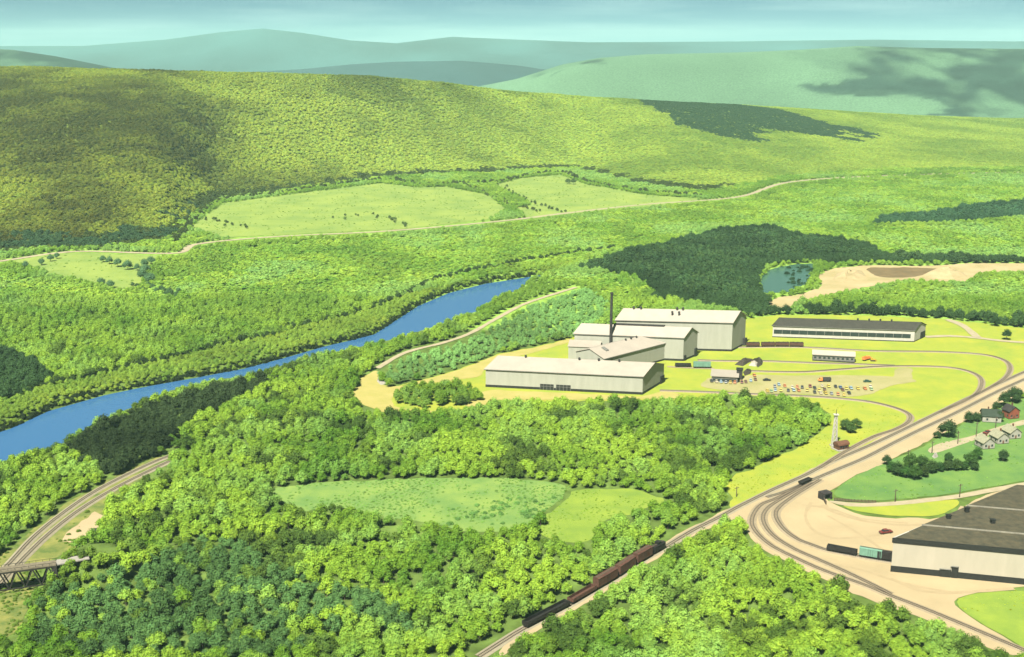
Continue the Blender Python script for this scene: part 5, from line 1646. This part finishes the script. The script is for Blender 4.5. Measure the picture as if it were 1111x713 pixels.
def tufts(name, polys, step, lo, hi, tint, dens=None):
    pts_ = [P(a_, b_) for poly in polys for a_, b_ in poly]
    x0 = min(p_.x for p_ in pts_); x1 = max(p_.x for p_ in pts_); y0 = min(p_.y for p_ in pts_); y1 = max(p_.y for p_ in pts_)
    X, Y = np.meshgrid(np.arange(x0, x1, step), np.arange(y0, y1, step)); X = X.ravel(); Y = Y.ravel()
    X = X + RNG.uniform(-.5, .5, len(X)) * step; Y = Y + RNG.uniform(-.5, .5, len(X)) * step
    px_, py_ = proj(X, Y, np.zeros(len(X)))
    ok = np.zeros(len(X), bool)
    for poly in polys: ok |= inpoly(px_, py_, poly)
    n_ = fbm(X / 18, Y / 18, 61, 3)
    ok &= (RNG.random(len(X)) < np.clip((n_ - 0.40) * 4, 0.04, 1)) & ~near_track(X, Y, 4.5)
    if dens is not None: ok &= dens(px_, py_)
    X, Y = X[ok], Y[ok]; k = len(X)
    if not k: return
    s_ = RNG.uniform(lo, hi, k) ** 1.0
    turn = np.zeros((k, 3)); turn[:, 2] = RNG.uniform(0, 6.28, k)
    mass(name, dict(pos=np.stack([X, Y, tz(X, Y) - s_ * 1.5], 1), turn=turn, size=np.stack([s_, s_, s_ * .6], 1), tint=np.array(tint)[None] * RNG.uniform(.7, 1.25, (k, 1))), NG_T, 6)
    print('TUFTS', name, k)
tufts('meadow_tufts', [FIELD_PALE], 2.2, .10, .24, (0.14, 0.26, 0.055))
tufts('meadow_scrub', [FIELD_PALE], 5.0, .22, .5, (0.10, 0.21, 0.05), lambda a_, b_: (a_ > 480 + 40 * (vnoise(a_ / 20, b_ / 8, 4) - .5)) & (b_ > 540))
tufts('meadow_tufts', [FIELD_LIME], 2.4, .08, .18, (0.15, 0.25, 0.03))
tufts('verge_scrub', [WEST_VERGE], 2.6, .10, .35, (0.10, 0.16, 0.025))
tufts('bank_tufts', [GREEN_BANK], 3.2, .08, .20, (0.13, 0.25, 0.045))
tufts('pond_scrub', [[(846, 292), (884, 288), (886, 300), (874, 312), (852, 312), (858, 302)]], 5, .4, .9, (0.022, 0.05, 0.022))
tufts('field_tufts', [FIELD_F3, FIELD_F4, FIELD_F5], 9, .15, .4, (0.15, 0.25, 0.045))
tufts('lawn_tufts', [[(785, 526), (830, 502), (884, 473), (900, 450), (884, 437), (945, 440), (985, 452), (960, 472), (880, 510), (800, 554)], CORNER_GRASS], 3.0, .07, .16, (0.24, 0.30, 0.03))

# --- hedgerow along the far bank road, dark shrubs as bank shadow at the waterside
def hedge_line(name, pts, off_px, tint, size, step, jit, z0=0.0):
    a = curve([(a_, b_ + off_px) for a_, b_ in pts], step)
    k = len(a)
    X = a[:, 0] + RNG.normal(0, jit, k); Y = a[:, 1] + RNG.normal(0, jit, k)
    ok = ~inpoly(X, Y, RIVER)
    X, Y = X[ok], Y[ok]; k = len(X)
    Zz = tz(X, Y) + z0
    turn = np.zeros((k, 3)); turn[:, 2] = RNG.uniform(0, 6.28, k)
    s_ = size * RNG.uniform(.7, 1.15, k)
    tn = np.array(tint)[None] * RNG.uniform(.7, 1.3, (k, 1))
    return mass(name, dict(pos=np.stack([X, Y, Zz], 1), turn=turn, size=np.stack([s_, s_, s_], 1), tint=tn), NG_T, 6)
hedge_line('hedgerow', BANK_ROAD[1:15], 0, (0.032, 0.058, 0.016), 0.72, 5, 1.6)
rf_ = curve([tuple(P(a_, b_, RIVZ)[:2]) for a_, b_ in RIV_FAR], 2.2, px=False)
nn_ = normals2(rf_)[1]
k = len(rf_)
wx, wy = (rf_ + nn_ * RNG.uniform(0.8, 5.0, (k, 1))).T
turn = np.zeros((k, 3)); turn[:, 2] = RNG.uniform(0, 6.28, k); s_ = RNG.uniform(.38, .62, k)
mass('waterside_shadow_scrub', dict(pos=np.stack([wx, wy, tz(wx, wy) - 1.2], 1), turn=turn, size=np.stack([s_, s_, s_], 1), tint=np.array((0.020, 0.034, 0.011))[None] * RNG.uniform(.7, 1.3, (k, 1))), NG_T, 6)  # near-black shrubs added as the bank's shadow along the water
hedge_line('field_hedgerow', [(538, 199), (575, 191), (610, 188), (634, 198), (700, 209), (765, 214)], 0, (0.045, 0.065, 0.016), 0.9, 8, 4)
hedge_line('field_hedgerow', [(190, 263), (210, 240), (238, 219), (302, 211), (413, 196), (454, 201), (500, 200), (538, 199)], 0, (0.045, 0.065, 0.016), 0.9, 8, 4)
hedge_line('field_hedgerow', [(500, 200), (525, 210), (552, 222), (590, 230)], 0, (0.06, 0.085, 0.022), 0.7, 9, 4)
hedge_line('field_hedgerow', [(222, 238), (238, 240), (262, 248)], 0, (0.05, 0.08, 0.022), 0.6, 9, 6)
hedge_line('field_hedgerow', [(365, 237), (395, 234), (425, 238), (440, 246)], 0, (0.07, 0.11, 0.03), 0.6, 12, 8)
hedge_line('field_hedgerow', [(538, 200), (556, 211), (585, 222), (612, 231)], 0, (0.05, 0.08, 0.022), 0.6, 9, 5)
hedge_line('field_hedgerow', [(151, 312), (175, 318), (200, 326), (225, 334)], 0, (0.05, 0.10, 0.035), 0.8, 6, 4)

# --- trees one can tell apart
def solo(name, px, py, s, tint, label, group, cat='tree', squash=1.0):
    p = P(px, py)
    return tree(name, random.randrange(len(NEARV)), (p.x, p.y, tz1(p.x, p.y)), random.uniform(0, 6.28), (s, s, s * squash), tint, label, cat, group)
G1 = 'dark trees of the street hedge'
HW = sorted([(966, 513, .75), (974, 517, .95), (983, 519, .9), (992, 521, 1.05), (1001, 518, 1.0), (1010, 514, .9), (987, 509, 1.15), (1000, 508, .9), (1019, 512, .85), (1028, 511, .9), (1037, 511, .85), (1046, 511, .8), (1053, 506, 1.0), (1060, 499, .9), (1029, 501, .8), (1057, 511, .7)])
for i, (a_, b_, s) in enumerate(HW):
    solo('hedge_tree', a_, b_, s * 0.95, (0.025 + .012 * random.random(), 0.055 + .03 * random.random(), 0.016),
         ('small' if s < .86 else 'large' if s > 1.0 else 'middling') + f' dark tree of the street hedge, {nth(i + 1)} from its left end', G1)
G2 = 'dark trees between the railway and the upper street'
for a_, b_, s, lb in [(1028.5, 475, 1.35, 'tall round dark tree alone below the main line'), (1017, 476, .6, 'small dark bush at the left of the tall round tree'), (1051, 459, .8, 'left dark bush below the railway, near the green roofed house'),
                      (1059, 458, .85, 'right dark bush below the railway, near the green roofed house'), (1081, 446, .85, 'dark tree between the green roofed and red houses'), (1089, 441, 1.1, 'dark tree above the red brick house'),
                      (1099, 437, 1.3, 'tall dark tree at the right edge above the red brick house'), (1088, 501, .8, 'small dark tree on the green bank below the cream cottages'), (1084, 458, .8, 'dark shrub at the right wall of the green roofed house'), (962, 505, .7, 'small dark shrub at the left tip of the green bank')]:
    solo('dark_tree', a_, b_, s, (0.028, 0.055, 0.018), lb, G2)
for a_, b_, s, lb in [(917, 467, .85, 'dark shrub nearest the pale tower in the lime grass'), (923, 470, .95, 'largest dark shrub right of the pale tower'), (929, 465, .75, 'dark shrub farthest right of the pale tower')]:
    solo('dark_tree', a_, b_, s, (0.045, 0.085, 0.02), lb, 'shrubs beside the pale tower')
for a_, b_, s, lb in [(1079, 354, 1.2, 'dark tree at the end of the wood behind the works lane'), (1092, 369, 1.0, 'dark tree beside the works road at the right edge')]:
    solo('dark_tree', a_, b_, s, (0.026, 0.055, 0.018), lb, 'dark trees by the works road')
G3 = 'round trees at the west field'
for i, (a_, b_, s) in enumerate([(112, 285, 1.1), (119, 287, 1.0), (128, 290, 1.1), (139, 293, 1.3), (149, 294, 1.1), (157, 290, 1.3), (164, 287, 1.2), (158, 297, 1.2), (156, 305, 1.5), (163, 308, 1.3), (55, 284, 1.1), (62, 281, 1.0), (45, 288, 1.1), (28, 292, 1.0), (110, 311, 1.2), (120, 313, 1.1)]):
    wh_ = 'in the row across the west field' if 105 < a_ < 152 and b_ < 300 else 'at the right end of the west field' if a_ > 152 else 'at the left end of the west field' if a_ < 70 else 'at the near edge of the west field'
    solo('field_tree', a_, b_, s, (0.07, 0.14, 0.06), ('large' if s > 1.25 else 'middling' if s > 1.05 else 'small') + f' blue-green tree {wh_}, {nth(i + 1)} of the field trees', G3)
for a_, b_, lb in [(616, 200, 'left one of two tiny trees in the hillfoot field'), (622, 200.5, 'right one of two tiny trees in the hillfoot field')]:
    solo('field_tree', a_, b_, 1.2, (0.06, 0.10, 0.03), lb, 'pair of trees in the hillfoot field')

# ------------------------------------------------------------------ haze: one closed box of even air
zmin = float(ZZ.min()) - 1.0; zmax = float(max(ZZ.max(), CAMZ)) + 15.0
hm_ = bpy.data.materials.new('haze'); hm_.use_nodes = True
nt = hm_.node_tree; nt.nodes.clear()
pv = nt.nodes.new('ShaderNodeVolumePrincipled'); mo = nt.nodes.new('ShaderNodeOutputMaterial')
pv.inputs['Color'].default_value = (*HAZE_COLOR, 1)
pv.inputs['Density'].default_value = HAZE_DENSITY
pv.inputs['Anisotropy'].default_value = 0.0
nt.links.new(pv.outputs[0], mo.inputs['Volume'])
m = MB(); m.box(-13000, 13000, -600, 15600, zmin, zmax)
hz = m.build('haze', hm_); tag(hz, kind='stuff')
